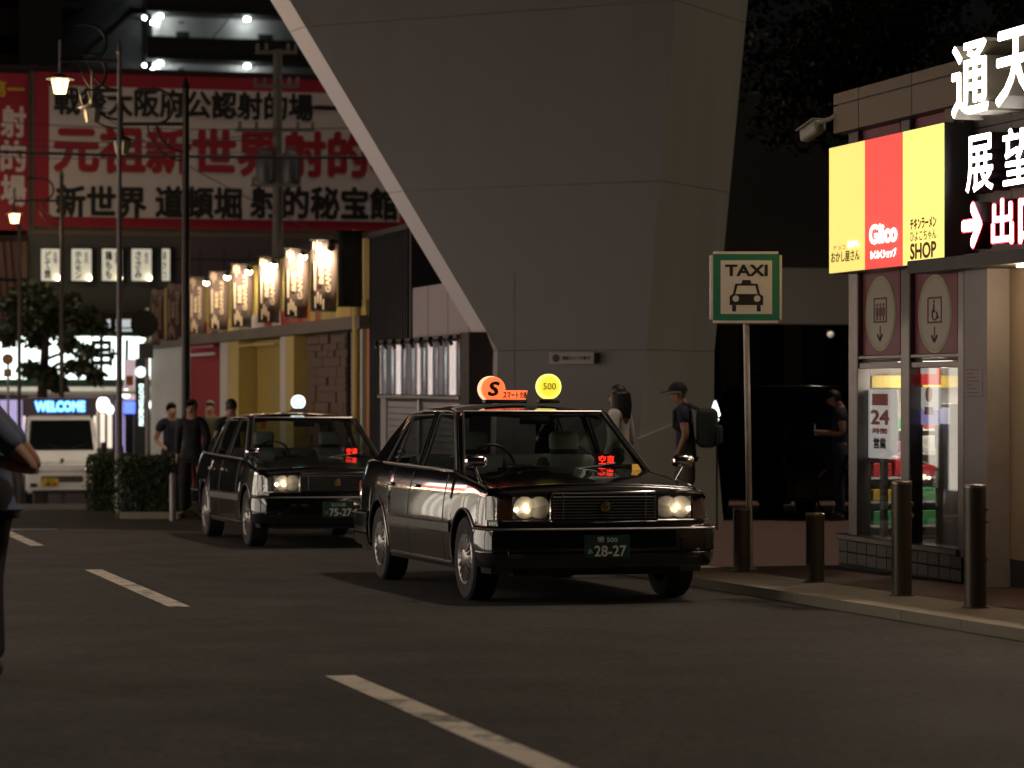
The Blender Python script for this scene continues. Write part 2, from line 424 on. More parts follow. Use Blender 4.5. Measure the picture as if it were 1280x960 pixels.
    # --- bumpers
    def bumper(path, name, zs):
        rows = []
        for i, (x, y) in enumerate(path):
            a = Vector(path[max(i-1, 0)]); b = Vector(path[min(i+1, len(path)-1)]); d = (b-a).normalized(); nn = Vector((d.y, -d.x))
            if nn.dot(Vector((x, y))) < 0: nn = -nn
            rows.append([(x+nn.x*o_, y+nn.y*o_, z) for z, o_ in zs])
        o = MB().grid(rows).build(name, 'paint', t, 40)
        st = []
        for i, (x, y) in enumerate(path):
            a = Vector(path[max(i-1, 0)]); b = Vector(path[min(i+1, len(path)-1)]); d = (b-a).normalized(); nn = Vector((d.y, -d.x))
            if nn.dot(Vector((x, y))) < 0: nn = -nn
            st.append((x+nn.x*.012, y+nn.y*.012, .532))
        MB().tube(st, .009, 6).build('chrome_strip', 'dull_chrome', o, 50)
        return o
    half = [(1.755, .848), (1.9, .853), (2.02, .84), (2.085, .80), (2.125, .72), (2.15, .5), (2.165, .25), (2.17, 0)]
    zs = [(.255, -.09), (.26, -.03), (.285, -.006), (.36, .008), (.37, .002), (.375, .012), (.49, .014), (.515, .006), (.535, .006), (.555, -.005), (.565, -.09)]
    fb = bumper(half+[(x, -y) for x, y in half[::-1][1:]], 'front_bumper', zs)
    halfr = [(-1.755, .85), (-2.2, .85), (-2.36, .83), (-2.44, .78), (-2.475, .6), (-2.49, 0)]
    bumper(halfr+[(x, -y) for x, y in halfr[::-1][1:]], 'rear_bumper', zs)
    for s in (1, -1):
        fl = MB().rbox(2.09, 2.145, s*.56, s*.71, .325, .395, .015)
        o = fl.build('fog_lamp', 'lamp_glass', fb, 40)
        MB().rbox(2.075, 2.128, s*.57, s*.70, .335, .387, .01).build('fog_reflector', 'dull_chrome', fb, 40)
    # --- grille
    g = MB().box(2.09, 2.112, -.37, .37, .60, .775).build('grille', 'black_plastic', t)
    fr = [(2.122, -.385, .585), (2.122, .385, .585), (2.122, .392, .60), (2.118, .392, .765), (2.112, .375, .785), (2.112, -.375, .785), (2.118, -.392, .765), (2.122, -.392, .60), (2.122, -.385, .585)]
    MB().tube(fr, .010, 6).build('grille_frame', 'chrome', g, 50)
    for k in range(8):
        z = .607+k*.021
        rr = [[(2.116+.018*sin(q*pi), y_, z-.0045+.009*q) for q in (0, .5, 1)] for y_ in (-.378, 0, .378)]
        MB().grid(rr).build('grille_slat', 'grille_metal', g, 60)
    for s in (1, -1): MB().rbox(2.112, 2.13, s*.30, s*.306, .60, .775, .002).build('grille_rib', 'dull_chrome', g)
    em_ = MB().lathe([(.034, 0), (.036, .006), (.026, .008), (.024, .004)], 20, (2.132, 0, .69), 'X', closed=True)
    em_.box(2.132, 2.142, -.006, .006, .66, .722); em_.box(2.132, 2.142, -.022, -.012, .668, .712); em_.box(2.132, 2.142, .012, .022, .668, .712); em_.box(2.132, 2.141, -.03, .03, .655, .668)
    em_.build('crown_emblem', 'gold', g, 40)
    # --- headlights
    for s in (1, -1):
        hd = MB()
        pl = [(2.07, s*.40), (2.06, s*.66), (2.03, s*.66), (2.03, s*.40)]
        hd.hexa([(x, y, .595) for x, y in pl], [(x-.02, y, .765) for x, y in pl])
        h = hd.build('headlight', 'reflector', t)
        for cy in (.47, .575):
            dish = MB().lathe([(.078, .012), (.07, .0), (.045, -.012), (.02, -.018)], 20, (2.078, s*cy, .682), 'X'); dish.build('reflector', 'reflector', h, 40)
        MB().ball((2.088, s*.635, .668), .013).build('bulb', 'bulb', h, 40)
        MB().rbox(2.068, 2.078, s*.612, s*.658, .603, .757, .004).build('inner_strip', 'white_paint', h)
        hl = bpy.data.lights.new('side_lamp', 'POINT'); hl.energy = .32; hl.color = (1, .78, .5); hl.shadow_soft_size = .03
        ho = bpy.data.objects.new('side_lamp_light', hl); COL.objects.link(ho); ho.parent = h; ho.location = (2.14, s*.55, .68)
        lens = [(2.108, s*.397), (2.102, s*.55), (2.092, s*.665)]
        rr = [[(x-.028*q, y, .592+.178*q) for x, y in lens] for q in (0, .33, .66, 1)]
        MB().grid(rr).build('lens', 'lamp_glass', h, 60)
        for k in range(5):
            yy = .42+k*.05
            MB().box(2.083, 2.087, s*yy, s*(yy+.003), .6, .76).build('lens_flute', 'lamp_glass', h)
        MB().tube([(2.112, s*.395, .589), (2.095, s*.67, .589), (1.99, s*.815, .589)], .005, 5).build('lamp_trim', 'dull_chrome', h)
        cl = [(2.094, s*.668), (2.06, s*.745), (2.0, s*.80), (1.93, s*.822)]
        rr = [[(x-.028*q+(0 if i < 3 else .01*q), y-s*.008*q, .595+.165*q) for i, (x, y) in enumerate(cl)] for q in (0, .5, 1)]
        MB().grid(rr).build('corner_lamp', 'amber', t, 60)
        rr2 = [[(p[0]+.006, p[1]+s*.004, p[2]) for p in r] for r in rr]
        MB().grid(rr2).build('corner_lens', 'lamp_glass', t, 60)
    # --- licence plate
    p = MB().rbox(2.176, 2.184, -.165, .165, .325, .49, .004); pl = p.build('licence_plate', 'plate_green', t)
    pf = bpy.data.objects.new('plate_face', None); COL.objects.link(pf)
    bpy.data.objects.remove(pf)
    def front_text(body, cy, cz, wd, ht, x, m='white_ink', bold=.0, par=None, nm='lettering'):
        o = text(nm, body, 0, 0, wd, ht, m, par or t, y=0, bold=bold)
        for v in o.data.vertices: v.co = (x-v.co.y, cy+v.co.x, cz+v.co.z)
        return o
    front_text(place+' 500', .0, .457, .15, .042, 2.187, par=pl, bold=.012)
    front_text(kana, -.125, .375, .032, .034, 2.187, par=pl)
    front_text(plate, .022, .378, .235, .078, 2.187, par=pl, bold=.022)
    # --- greenhouse
    roof = []
    for x, zc in ((.27, 1.372), (.2, 1.392), (.08, 1.412), (-.1, 1.428), (-.45, 1.440), (-.85, 1.438), (-1.12, 1.422), (-1.28, 1.400), (-1.38, 1.370)):
        e = .052 if x < .2 else .035
        r = []
        for y, q in ((0, 0), (.15, .04), (.3, .17), (.42, .38), (.50, .62), (.545, .85), (.572, 1.15), (.582, 1.5)):
            r.append((x, y*(1 if x < .2 else .985), zc-e*q))
        roof.append(r)
    rm = MB(); sgn_rows(rm, roof); rf = rm.build('roof', 'paint', t, 45)
    rm2 = MB(); sgn_rows(rm2, [[(x, y, z-.03) for x, y, z in r] for r in roof]); rm2.build('headliner', 'interior', t, 45)
    for s in (1, -1):
        def bar(name, pts, m, r=.02, par=t): return MB().tube([(x, s*y, z) for x, y, z in pts], r, 8).build(name, m, par, 60)
        # A pillar, B pillar, C pillar
        MB().hexa([(.93, s*.735, .90), (.86, s*.75, .90), (.80, s*.735, .90), (.88, s*.70, .90)], [(.27, s*.57, 1.365), (.20, s*.595, 1.36), (.14, s*.585, 1.36), (.22, s*.545, 1.37)]).build('windscreen_pillar', 'paint', t)
        MB().hexa([(-.27, s*.75, .90), (-.37, s*.75, .90), (-.37, s*.725, .90), (-.27, s*.725, .90)], [(-.28, s*.592, 1.362), (-.36, s*.592, 1.362), (-.36, s*.57, 1.362), (-.28, s*.57, 1.362)]).build('door_pillar', 'paint', t)
        cp = MB()
        for q in range(6):
            pass
        lo = [(-1.50, s*.752, .955), (-1.98, s*.735, .978), (-1.99, s*.66, .98), (-1.5, s*.70, .955)]
        mid = [(-1.36, s*.675, 1.17), (-1.70, s*.664, 1.17), (-1.71, s*.60, 1.17), (-1.36, s*.63, 1.17)]
        hi = [(-1.16, s*.594, 1.362), (-1.385, s*.575, 1.362), (-1.40, s*.50, 1.362), (-1.16, s*.55, 1.362)]
        cp.hexa(lo, mid); cp.hexa(mid, hi); cp.build('rear_pillar', 'paint', t, 20)
        bar('drip_rail', [(.86, .752, .925), (.52, .672, 1.16), (.235, .604, 1.362), (0, .600, 1.374), (-.6, .602, 1.382), (-1.12, .600, 1.366), (-1.38, .585, 1.34)], 'dull_chrome', .0075)
        bar('belt_moulding', [(.83, .765, .922), (.2, .783, .938), (-.6, .786, .950), (-1.5, .768, .965)], 'dull_chrome', .008)
        bar('window_frame', [(-.41, .738, .94), (-.395, .60, 1.35), (-1.08, .605, 1.345), (-1.28, .655, 1.2), (-1.46, .742, .965)], 'black_plastic', .010)
        bar('window_divider', [(-1.12, .745, .955), (-1.08, .60, 1.345)], 'black_plastic', .009)
        bar('window_frame', [(.79, .744, .93), (.24, .596, 1.345), (-.23, .6, 1.352), (-.25, .737, .94)], 'black_plastic', .010)
        # side glass
        MB().grid([[(.80, s*.742, .91), (-.26, s*.742, .92)], [(.50, s*.672, 1.13), (-.26, s*.672, 1.14)], [(.21, s*.594, 1.355), (-.27, s*.594, 1.362)]]).build('front_door_glass', 'car_glass', t, 60)
        MB().grid([[(-.40, s*.742, .92), (-1.49, s*.748, .945)], [(-.39, s*.672, 1.14), (-1.35, s*.675, 1.16)], [(-.38, s*.594, 1.362), (-1.15, s*.595, 1.355)]]).build('rear_door_glass', 'car_glass', t, 60)
        # doors: shut lines, handles, rub strip, sill strip
        for xd, z0 in ((.80, .26), (-.32, .26), (-1.12, .62)):
            ln = [(xd+(.0 if z > .6 or xd > -1 else 0), s*(side_y(xd, z)+.0012), z) for z in [z0+(.90-z0)*k/8 for k in range(9)]]
            MB().tube(ln, .0035, 4).build('shut_line', 'black_plastic', t)
        for xh in (-.13, -1.0):
            yy = side_y(xh, .80)
            hdl = MB().rbox(xh-.075, xh+.075, s*(yy+.004), s*(yy+.026), .783, .812, .008); hdl.build('door_handle', 'dull_chrome', t, 50)
        for x0, x1, z0, z1, m, nm in ((1.02, -1.02, .475, .545, 'black_plastic', 'rub_strip'), (1.0, -1.0, .245, .262, 'dull_chrome', 'sill_strip'), (1.02, -1.02, .547, .556, 'dull_chrome', 'rub_strip_edge'), (-1.765, -2.2, .475, .545, 'black_plastic', 'rub_strip')):
            rr = [[(x0+(x1-x0)*k/6, s*(side_y(x0+(x1-x0)*k/6, z)+o_), z) for k in range(7)] for z, o_ in ((z0, .001), (z0+.004, .012), (z1-.004, .012), (z1, .001))]
            MB().grid(rr).build(nm, m, t, 40)
        # fender mirror
        st = MB().tube([(1.50, s*.735, .845), (1.52, s*.76, .90), (1.55, s*.79, .965)], [.012, .009, .009], 8).build('fender_mirror', 'chrome', t, 60)
        bm = MB().rbox(1.50, 1.585, s*.70, s*.865, .955, 1.045, .035, 3); bm.build('mirror_housing', 'chrome', st, 60)
        MB().box(1.494, 1.498, s*.715, s*.85, .965, 1.035).build('mirror_glass', 'chrome', st)
        MB().ball((1.50, s*.735, .85), .022, .018, .012).build('mirror_base', 'chrome', st, 60)
        # wheels
        for xa in (XA, -XA):
            ty = MB().lathe([(.19, -.085), (.24, -.094), (.285, -.092), (.301, -.075), (.305, 0), (.301, .075), (.285, .092), (.24, .094), (.19, .085)], 36, (xa, s*.735, RW), 'Y', closed=True)
            tyre = ty.build('tyre', 'rubber', t, 40)
            k_ = s
            hc = MB().lathe([(.198, .070), (.200, .084), (.188, .093), (.176, .088), (.165, .080), (.085, .082), (.07, .098), (.045, .104), (.0005, .105)] if s > 0 else [(.198, -.070), (.200, -.084), (.188, -.093), (.176, -.088), (.165, -.080), (.085, -.082), (.07, -.098), (.045, -.104), (.0005, -.105)], 36, (xa, s*.735, RW), 'Y')
            hub = hc.build('hubcap', 'alloy', tyre, 35)
            sp = MB()
            for q in range(18):
                a = 2*pi*q/18; d0 = Vector((cos(a), 0, sin(a))); d1 = Vector((-sin(a), 0, cos(a)))
                P = [xa, s*.735, RW]
                def pt(r, w_, yy): v_ = d0*r+d1*w_; return (xa+v_.x, s*(.735+yy), RW+v_.z)
                sp.hexa([pt(.075, -.007, .082), pt(.17, -.014, .080), pt(.17, .014, .080), pt(.075, .007, .082)], [pt(.075, -.004, .099), pt(.168, -.009, .095), pt(.168, .009, .095), pt(.075, .004, .099)])
            struct(sp.build('hubcap_fins', 'alloy', tyre), 'stuff')
        # seats
        st = MB().rbox(.10, -.16, s*.14, s*.60, .42, 1.02, .06, 3); st.rbox(-.08, -.17, s*.26, s*.48, 1.02, 1.20, .04, 3)
        seat = st.build('front_seat', 'seat_cloth', t, 40)
        MB().rbox(.108, -.172, s*.17, s*.57, .80, 1.035, .05, 3).build('seat_cover', 'white_cover', seat, 40)
        MB().rbox(-.07, -.18, s*.255, s*.485, 1.06, 1.215, .04, 3).build('head_rest_cover', 'white_cover', seat, 40)
        # wiper
        MB().tube([(.965, s*.05+.1, .935), (.90, s*.05+.42 if s > 0 else .02-.42, .975)], .006, 5).build('wiper', 'black_plastic', t)
    rs = MB().rbox(-1.05, -1.3, -.62, .62, .45, 1.02, .06, 3).build('rear_seat', 'seat_cloth', t, 40)
    MB().rbox(-1.04, -1.31, -.60, .60, .86, 1.03, .05, 3).build('seat_cover', 'white_cover', rs, 40)
    MB().rbox(.45, .93, -.70, .70, .70, .905, .04, 2).build('dashboard', 'interior', t, 40)
    MB().box(-1.9, .85, -.72, .72, .40, .42).build('cabin_floor', 'interior', t)
    MB().box(-1.95, -1.33, -.66, .66, .93, .94).build('parcel_shelf', 'interior', t)
    sw = MB().lathe([(.185, -.012), (.197, 0), (.185, .012), (.173, 0)], 24, (.40, -.36, .93), 'X', closed=True); sw.cyl((.40, -.36, .93), (.5, -.36, .88), .04, n=10); sw.box(.395, .405, -.54, -.18, .92, .94)
    sw.build('steering_wheel', 'black_plastic', t, 40)
    MB().rbox(.30, .33, -.12, .12, 1.27, 1.33, .012).build('rear_view_mirror', 'black_plastic', t, 40)
    # windscreen and back glass
    N_ = 9
    ws = [[((.93+.05*(1-(2*k/(N_-1)-1)**2))*(1-q)+(.275+.035*(1-(2*k/(N_-1)-1)**2))*q+.03*q*(1-q)*4*.5, (2*k/(N_-1)-1)*(.715*(1-q)+.552*q), .905*(1-q)+1.362*q) for k in range(N_)] for q in (0, .25, .5, .75, 1)]
    MB().grid(ws).build('windscreen', 'car_glass', t, 60)
    fr_ = [ws[0][0], *ws[0][1:-1], ws[0][-1], *[r[-1] for r in ws[1:]], *ws[-1][::-1][1:], *[r[0] for r in ws[::-1][1:]]]
    MB().tube([(x+.006, y, z+.003) for x, y, z in fr_], .011, 6).build('windscreen_seal', 'black_plastic', t, 60)
    MB().tube([(x+.012, y, z+.008) for x, y, z in ws[-1]], .006, 5).build('windscreen_trim', 'dull_chrome', t, 60)
    bg = [[(-2.0*(1-q)-1.40*q-.05*(1-(2*k/6-1)**2), (2*k/6-1)*(.68*(1-q)+.53*q), .985*(1-q)+1.36*q) for k in range(7)] for q in (0, .5, 1)]
    MB().grid(bg).build('rear_window', 'car_glass', t, 60)
    for s in (1, -1): MB().rbox(-2.40, -2.455, s*.45, s*.77, .60, .80, .02).build('tail_light', 'red_ink', t, 40)
    # hood crease lines and washer nozzles
    for s in (1, -1):
        ln = []
        for x in (.88, 1.1, 1.4, 1.7, 2.0, 2.08):
            y1 = side_y(x, interp(ZPT, x))-.085; ln.append((x, s*(y1+.004), interp(ZPT, x)+.0295))
        MB().tube(ln, .003, 4).build('hood_gap', 'black_plastic', t)
        MB().rbox(.99, 1.02, s*.30, s*.33, .944, .956, .004).build('washer_nozzle', 'black_plastic', t)
    # red sign board inside the windscreen
    ds = MB().rbox(.70, .74, .37, .53, .955, 1.045, .006).build('vacancy_display', 'black_plastic', t)
    front_text('空車', .45, 1.0, .125, .068, .745, 'led_red', .012, ds)
    MB().rbox(.80, .803, -.60, -.42, .925, .975, .001).build('dashboard_card', 'white_cover', t)
    MB().rbox(.62, .66, -.25, -.10, .905, .97, .01).build('meter', 'black_plastic', t, 40)
    if sticker:
        MB().hexa([(.955, .585, .918), (.93, .665, .918), (.88, .652, .965), (.90, .60, .965)], [(.962, .585, .922), (.937, .665, .922), (.887, .652, .969), (.907, .60, .969)]).build('yellow_sticker', em('sticker_yellow', (.75, .42, .0), .0), t)
    signs(t, front_text)
    return t
em('lamp_orange', (1, .17, .05), 1.3); em('lamp_yellow', (1, .80, .05), 1.05); em('lamp_yellow_rim', (1, .9, .18), 1.25)
em('lamp_cream', (1, .62, .38), 1.1); em('lamp_white', (.80, .95, 1), 1.7); em('lamp_blue', (.25, .6, .9), .6)
mat('sign_brown', (.10, .05, .005), .5); mat('sign_black', (.03, .008, .004), .5)
def signs_a(t, ft):
    s = MB().lathe([(.085, -.03), (.095, -.02), (.095, .02), (.085, .03)], 28, (-.02, -.235, 1.545), 'X').build('company_lamp', 'lamp_orange', t, 40)
    MB().prism([(0, 0), (0, 1)], 0, 1) if False else None
    MB().lathe([(.097, -.032), (.101, -.028), (.101, .008), (.097, .012)], 28, (-.035, -.248, 1.545), 'X').build('lamp_rim', 'lamp_cream', s, 40)
    MB().hexa([(-.05, -.20, 1.462), (.012, -.20, 1.462), (.012, .02, 1.462), (-.05, .02, 1.462)], [(-.05, -.16, 1.535), (.012, -.16, 1.535), (.012, .038, 1.535), (-.05, .038, 1.535)]).build('lamp_wing', 'lamp_orange', s)
    MB().rbox(-.07, .03, -.31, .03, 1.435, 1.463, .008).build('lamp_base', 'black_plastic', s, 40)
    o = ft('S', -.235, 1.546, .085, .115, .012, 'sign_black', .04, s)
    for v in o.data.vertices: v.co.y += (v.co.z-1.546)*.22
    ft('スマート', -.10, 1.497, .125, .056, .0145, 'sign_black', .04, s); ft('交通', .0, 1.499, .055, .05, .0145, 'sign_black', .035, s)
    y = MB().lathe([(.088, -.03), (.1, -.02), (.1, .02), (.094, .026)], 32, (-.02, .215, 1.565), 'X').build('fare_lamp', 'lamp_yellow_rim', t, 40)
    MB().lathe([(.08, .0), (.08, .004)], 32, (.007, .215, 1.565), 'X').build('lamp_face', 'lamp_yellow', y, 40)
    MB().rbox(-.06, .02, .13, .30, 1.435, 1.47, .01).build('lamp_base', 'black_plastic', y, 40)
    ft('500', .215, 1.567, .105, .052, .0135, 'sign_brown', .01, y)
def signs_b(t, ft):
    s = MB().lathe([(.07, -.03), (.08, -.02), (.08, .02), (.072, .03)], 28, (-.02, .0, 1.545), 'X').build('company_lamp', 'lamp_white', t, 40)
    MB().lathe([(.058, 0), (.058, .004), (.046, .004), (.046, 0)], 28, (.011, 0, 1.545), 'X', closed=True).build('lamp_ring', 'lamp_blue', s, 40)
    ft('個人', 0, 1.545, .062, .03, .0145, 'lamp_blue', .02, s)
    MB().hexa([(-.07, -.11, 1.437), (.04, -.11, 1.437), (.04, .11, 1.437), (-.07, .11, 1.437)], [(-.05, -.06, 1.475), (.02, -.06, 1.475), (.02, .06, 1.475), (-.05, .06, 1.475)]).build('lamp_base', 'black_plastic', s)
taxi('black sedan taxi in front, with orange and yellow roof lamps, plate 28-27', .083, 20.74, '28-27', '堺', 'あ', signs_a, True)
taxi('black sedan taxi waiting behind, with one round white roof lamp', -2.385, 29.74, '75-27', 'なにわ', 'い', signs_b, False)
# ------------------------------------------------------------------ tower leg
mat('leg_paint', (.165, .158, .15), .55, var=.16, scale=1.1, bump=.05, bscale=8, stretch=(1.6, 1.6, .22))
mat('leg_side_lit', (.34, .34, .305), .55, var=.14, scale=1.1, bump=.05, bscale=8, stretch=(1.6, 1.6, .22))  # right face coloured lighter to stand for light falling on it
mat('leg_edge_lit', (.62, .59, .60), .5, var=.08, scale=1.5)  # edge face coloured pale for the shop light it catches
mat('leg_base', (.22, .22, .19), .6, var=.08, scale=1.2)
mat('dark_core', (.02, .02, .02), .9)
T1 = Vector((.891, -.454)); T2 = Vector((.454, .891)); TCH = Vector((-.42, .907))
def on_line(px, P, d):         # where the sight line of a picture column crosses the plan line P + k*d
    r = Vector(((px-HX)/F, 1)); det = r.x*(-d.y)+d.x*r.y
    k = (r.x*P.y-r.y*P.x)/(r.y*d.x-r.x*d.y); return P+d*k
def leg_ring(y, z, dC=31.5):
    C = Vector(((legx(y)[2]-HX)/F*dC, dC))
    row = lambda P: HY-(z-CZ)/P.y*F           # picture row of a point at this height
    B = on_line(legx(y)[1], C, T1); D = on_line(legx(y)[3], C, T2); Aa = on_line(legx(y)[0], B, TCH)
    for _ in range(6):
        B = on_line(legx(row(B))[1], C, T1); D = on_line(legx(row(D))[3], C, T2); Aa = on_line(legx(row(Aa))[0], B, TCH)
    E_ = Aa+T2*1.8; G = D-T1*.6
    return [(p.x, p.y, z) for p in (Aa, B, C, D, G, E_)]
leg = thing('tower_leg', 'huge grey panelled tower leg slanting up left behind the front taxi', 'tower leg')
def zpx(y, d=31.5): return CZ+(HY-y)/F*d
ylev = [-330, 0, 226, 437, 700]
def legx(y):
    f = lambda a, b: a+(b-a)*(y/437)
    if y <= 437: return f(338, 604), f(362, 622), f(845, 808), f(935, 893)
    q = (y-437)/218; return 604+1*q, 622-4*q, 808-19*q, 893-2*q
g_ = .3
for ya, yb in zip(ylev, ylev[1:]):
    lo = leg_ring(yb-g_, zpx(yb-g_)); hi = leg_ring(ya+g_, zpx(ya+g_))
    mb = MB().hexa(lo, hi)
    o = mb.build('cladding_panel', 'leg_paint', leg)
    o.data.materials.append(MATS['leg_edge_lit']); o.data.materials.append(MATS['leg_side_lit'])
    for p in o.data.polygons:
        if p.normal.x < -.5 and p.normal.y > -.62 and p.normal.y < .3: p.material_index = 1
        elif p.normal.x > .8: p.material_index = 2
core = MB()
def inset(r): c = sum((Vector(p) for p in r), Vector())/len(r); return [tuple(Vector((c.x, c.y, p[2]))+(Vector(p)-c)*.99 if False else (c.x+(p[0]-c.x)*.985, c.y+(p[1]-c.y)*.985, p[2])) for p in r]
core.hexa(inset(leg_ring(437, zpx(437))), inset(leg_ring(-329, zpx(-329))))
core.build('leg_core', 'dark_core', leg)
# flared footing on the right face, its slanted top cut along a lit patch
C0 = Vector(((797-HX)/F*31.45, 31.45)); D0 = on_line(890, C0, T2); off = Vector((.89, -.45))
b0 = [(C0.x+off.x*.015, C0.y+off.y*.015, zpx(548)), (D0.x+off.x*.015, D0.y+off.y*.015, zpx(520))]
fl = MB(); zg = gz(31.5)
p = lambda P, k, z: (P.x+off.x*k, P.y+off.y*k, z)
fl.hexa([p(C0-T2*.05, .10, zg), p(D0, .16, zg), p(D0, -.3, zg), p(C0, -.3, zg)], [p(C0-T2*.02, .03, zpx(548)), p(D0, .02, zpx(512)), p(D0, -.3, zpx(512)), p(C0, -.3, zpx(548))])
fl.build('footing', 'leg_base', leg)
# notice stuck on the main face
lf = Frame(C0.x, C0.y, atan2(T1.y, T1.x))
x0, z0 = lf.loc(687, 455, -.03); x1, z1 = lf.loc(743, 440, -.03)
nt = thing('notice_sheet', 'pale security camera notice on the grey tower leg', 'notice', (lf.o.x, lf.o.y, 0), lf.rz)
mat('notice', (.34, .31, .29), .6)
MB().box(x0, x1, -.05, -.03, z0, z1).build('sheet', 'notice', nt)
zc = (z0+z1)/2
text('lettering', '防犯カメラ作動中', x0+(x1-x0)*.62, zc, (x1-x0)*.62, (z1-z0)*.34, 'black_ink', nt, -.053, bold=.03)
MB().lathe([(.045, 0), (.045, .006)], 20, (x0+(x1-x0)*.16, -.057, zc), 'Y').build('round_mark', 'black_ink', nt)
# small white lamp at the right edge of the leg
wl_ = at(894, 515, 31.0); em('white_lamp', (.85, 1, .92), 3.0)
lp = thing('wall_lamp', 'small glowing white lamp beside the tower leg, next to the backpack', 'lamp', (wl_.x, wl_.y, wl_.z))
MB().lathe([(.01, .13), (.035, .06), (.06, -.03), (.055, -.05), (.02, -.055)], 16).build('lamp_shade', 'white_lamp', lp, 40)
MB().lathe([(.02, -.06), (.045, -.075), (.04, -.105), (.02, -.12)], 16).build('lamp_globe', 'white_lamp', lp, 40)
MB().tube([(0, 0, -.12), (.02, 0, -.3), (.02, 0, gz(31)-wl_.z+KH)], .012, 8).build('lamp_stem', 'black_plastic', lp)

# ------------------------------------------------------------------ kiosk
KV = 8.65
K = vframe(KV, 20)
kz = ground_at(K.o.x+.1, K.o.y)
ki = thing('kiosk', 'corner kiosk with tan fascia, tiled plinth and lit signs', 'building', (K.o.x, K.o.y, 0), K.rz)
mat('tan_panel', (.36, .255, .16), .45, var=.06, scale=2); mat('fascia_tan', (.17, .125, .075), .5, var=.08, scale=3)
mat('stone_pillar', (.30, .26, .26), .6, var=.12, scale=8, bump=.1, bscale=60)
mat('frame_metal', (.13, .12, .115), .35, .8, var=.1); mat('dark_tile', (.045, .042, .042), .4, var=.2, scale=4)
mat('grout', (.075, .07, .065), .8); mat('maroon', (.21, .05, .07), .5, var=.05); mat('oval_cream', (.46, .42, .33), .6, var=.05)
mat('oval_ring', (.45, .38, .16), .6); mat('maroon_ink', (.16, .05, .06), .6)
mat('soffit', (.05, .045, .042), .6); mat('panel_grey', (.20, .18, .165), .55, var=.1, scale=3)
L_ = lambda px, py, n=0: K.loc(px, py, n)
xl = L_(1049, 700)[0]; xr = L_(1203, 700)[0]
zsill = L_(1130, 680)[1]
# main window bay: plinth with tiles
gl = lambda x: gz(K.world(x, 0).y)+KH
pt = MB().box(xl, xr, .0, 4, gl(xl)-.1, zsill-.03).build('plinth', 'grout', ki)
def tiles(xa, xb, z0, z1, y, par, tw=.2, th=.095):
    nx = max(1, round((xb-xa)/tw)); nzz = max(1, round((z1-z0)/th)); w_ = (xb-xa)/nx; h_ = (z1-z0)/nzz
    me = MB().rbox(.004, w_-.004, -.008, .002, .004, h_-.004, .003, 1).mesh('tile', 'dark_tile')
    for i in range(nx):
        for j in range(nzz):
            o = link('tile', me, par); o.location = (xa+i*w_, y, z0+j*h_)
tiles(xl, xr, gl(xr), zsill-.03, 0, pt)
# end wall facing down the street, roof slab and back walls
mat('kiosk_wall', (.12, .105, .09), .6, var=.1)
zt = L_(1100, 105)[1]
xf0 = L_(1042, 140, -.12)[0]; zf1 = L_(1042, 118, -.12)[1]; zf0 = L_(1042, 167, -.12)[1]
XN = xr+5.0
MB().box(xf0+.2, XN, 0, 4.0, zf0, zf0+.12).build('roof_slab', 'soffit', ki)
MB().box(xl, xl+.12, .25, 4.0, zsill, zf0).build('end_wall', 'kiosk_wall', ki)
MB().box(xl+.13, XN, 3.9, 4.0, zsill-.02, zf0-.003).build('back_wall', 'kiosk_wall', ki)
MB().box(xl+.13, xr+.3, .003, 3.89, zsill-.05, zsill-.02).build('shop_floor', 'dark_tile', ki)
MB().box(xr+.10, xr+.16, .12, 3.89, zsill-.02, zf0-.003).build('partition', 'white_cover', ki)
# fascia, made of sheet metal panels with open joints
xj = L_(1073, 130, -.12)[0]; zm = zf0+(zf1-zf0)*.70
xend = L_(1189, 100, -.12)[0]
for xa, xb in ((xf0, xj-.006), (xj+.006, xj+1.05), (xj+1.062, xend+.2)):
    for za, zb in ((zf0, zm-.008), (zm+.008, zf1)):
        MB().box(xa, xb, -.12, 4.0 if xa == xf0 else .3, za, zb).build('fascia_panel', 'fascia_tan', ki)
MB().box(xf0+.03, xend+.2, -.10, .25, zm-.008, zm+.008).build('fascia_joint', 'soffit', ki)
# window frames
def post(px, wpx, n, py0, py1, nm='mullion', m='frame_metal', dep=.12):
    a = K.loc(px-wpx/2, 500, n)[0]; b = K.loc(px+wpx/2, 500, n)[0]
    return MB().rbox(a, b, n, n+dep, py0, py1, .008, 1).build(nm, m, ki)
zsb = L_(1130, 330)[1]
post(1066, 11, -.03, zsill-.04, zf0); post(1131, 11, -.03, zsill-.04, zf0); post(1201, 8, -.03, zsill-.04, zf0)
ztr = L_(1131, 450)[1]
xm0, xm1 = L_(1062, 500, -.02)[0], L_(1204, 500, -.02)[0]
MB().rbox(xm0+.03, xm1-.03, -.015, .09, ztr-.065, ztr-.015, .006, 1).build('transom', 'frame_metal', ki)
MB().rbox(xm0+.03, xm1-.03, -.02, .085, ztr+.012, ztr+.045, .006, 1).build('transom', 'frame_metal', ki)
MB().rbox(xl+.04, xr-.005, -.05, .15, zsill-.032, zsill+.02, .008, 1).build('sill', 'frame_metal', ki)
MB().box(xm0+.05, xm1-.05, .02, .075, ztr-.012, ztr+.01).build('transom_gap', 'soffit', ki)
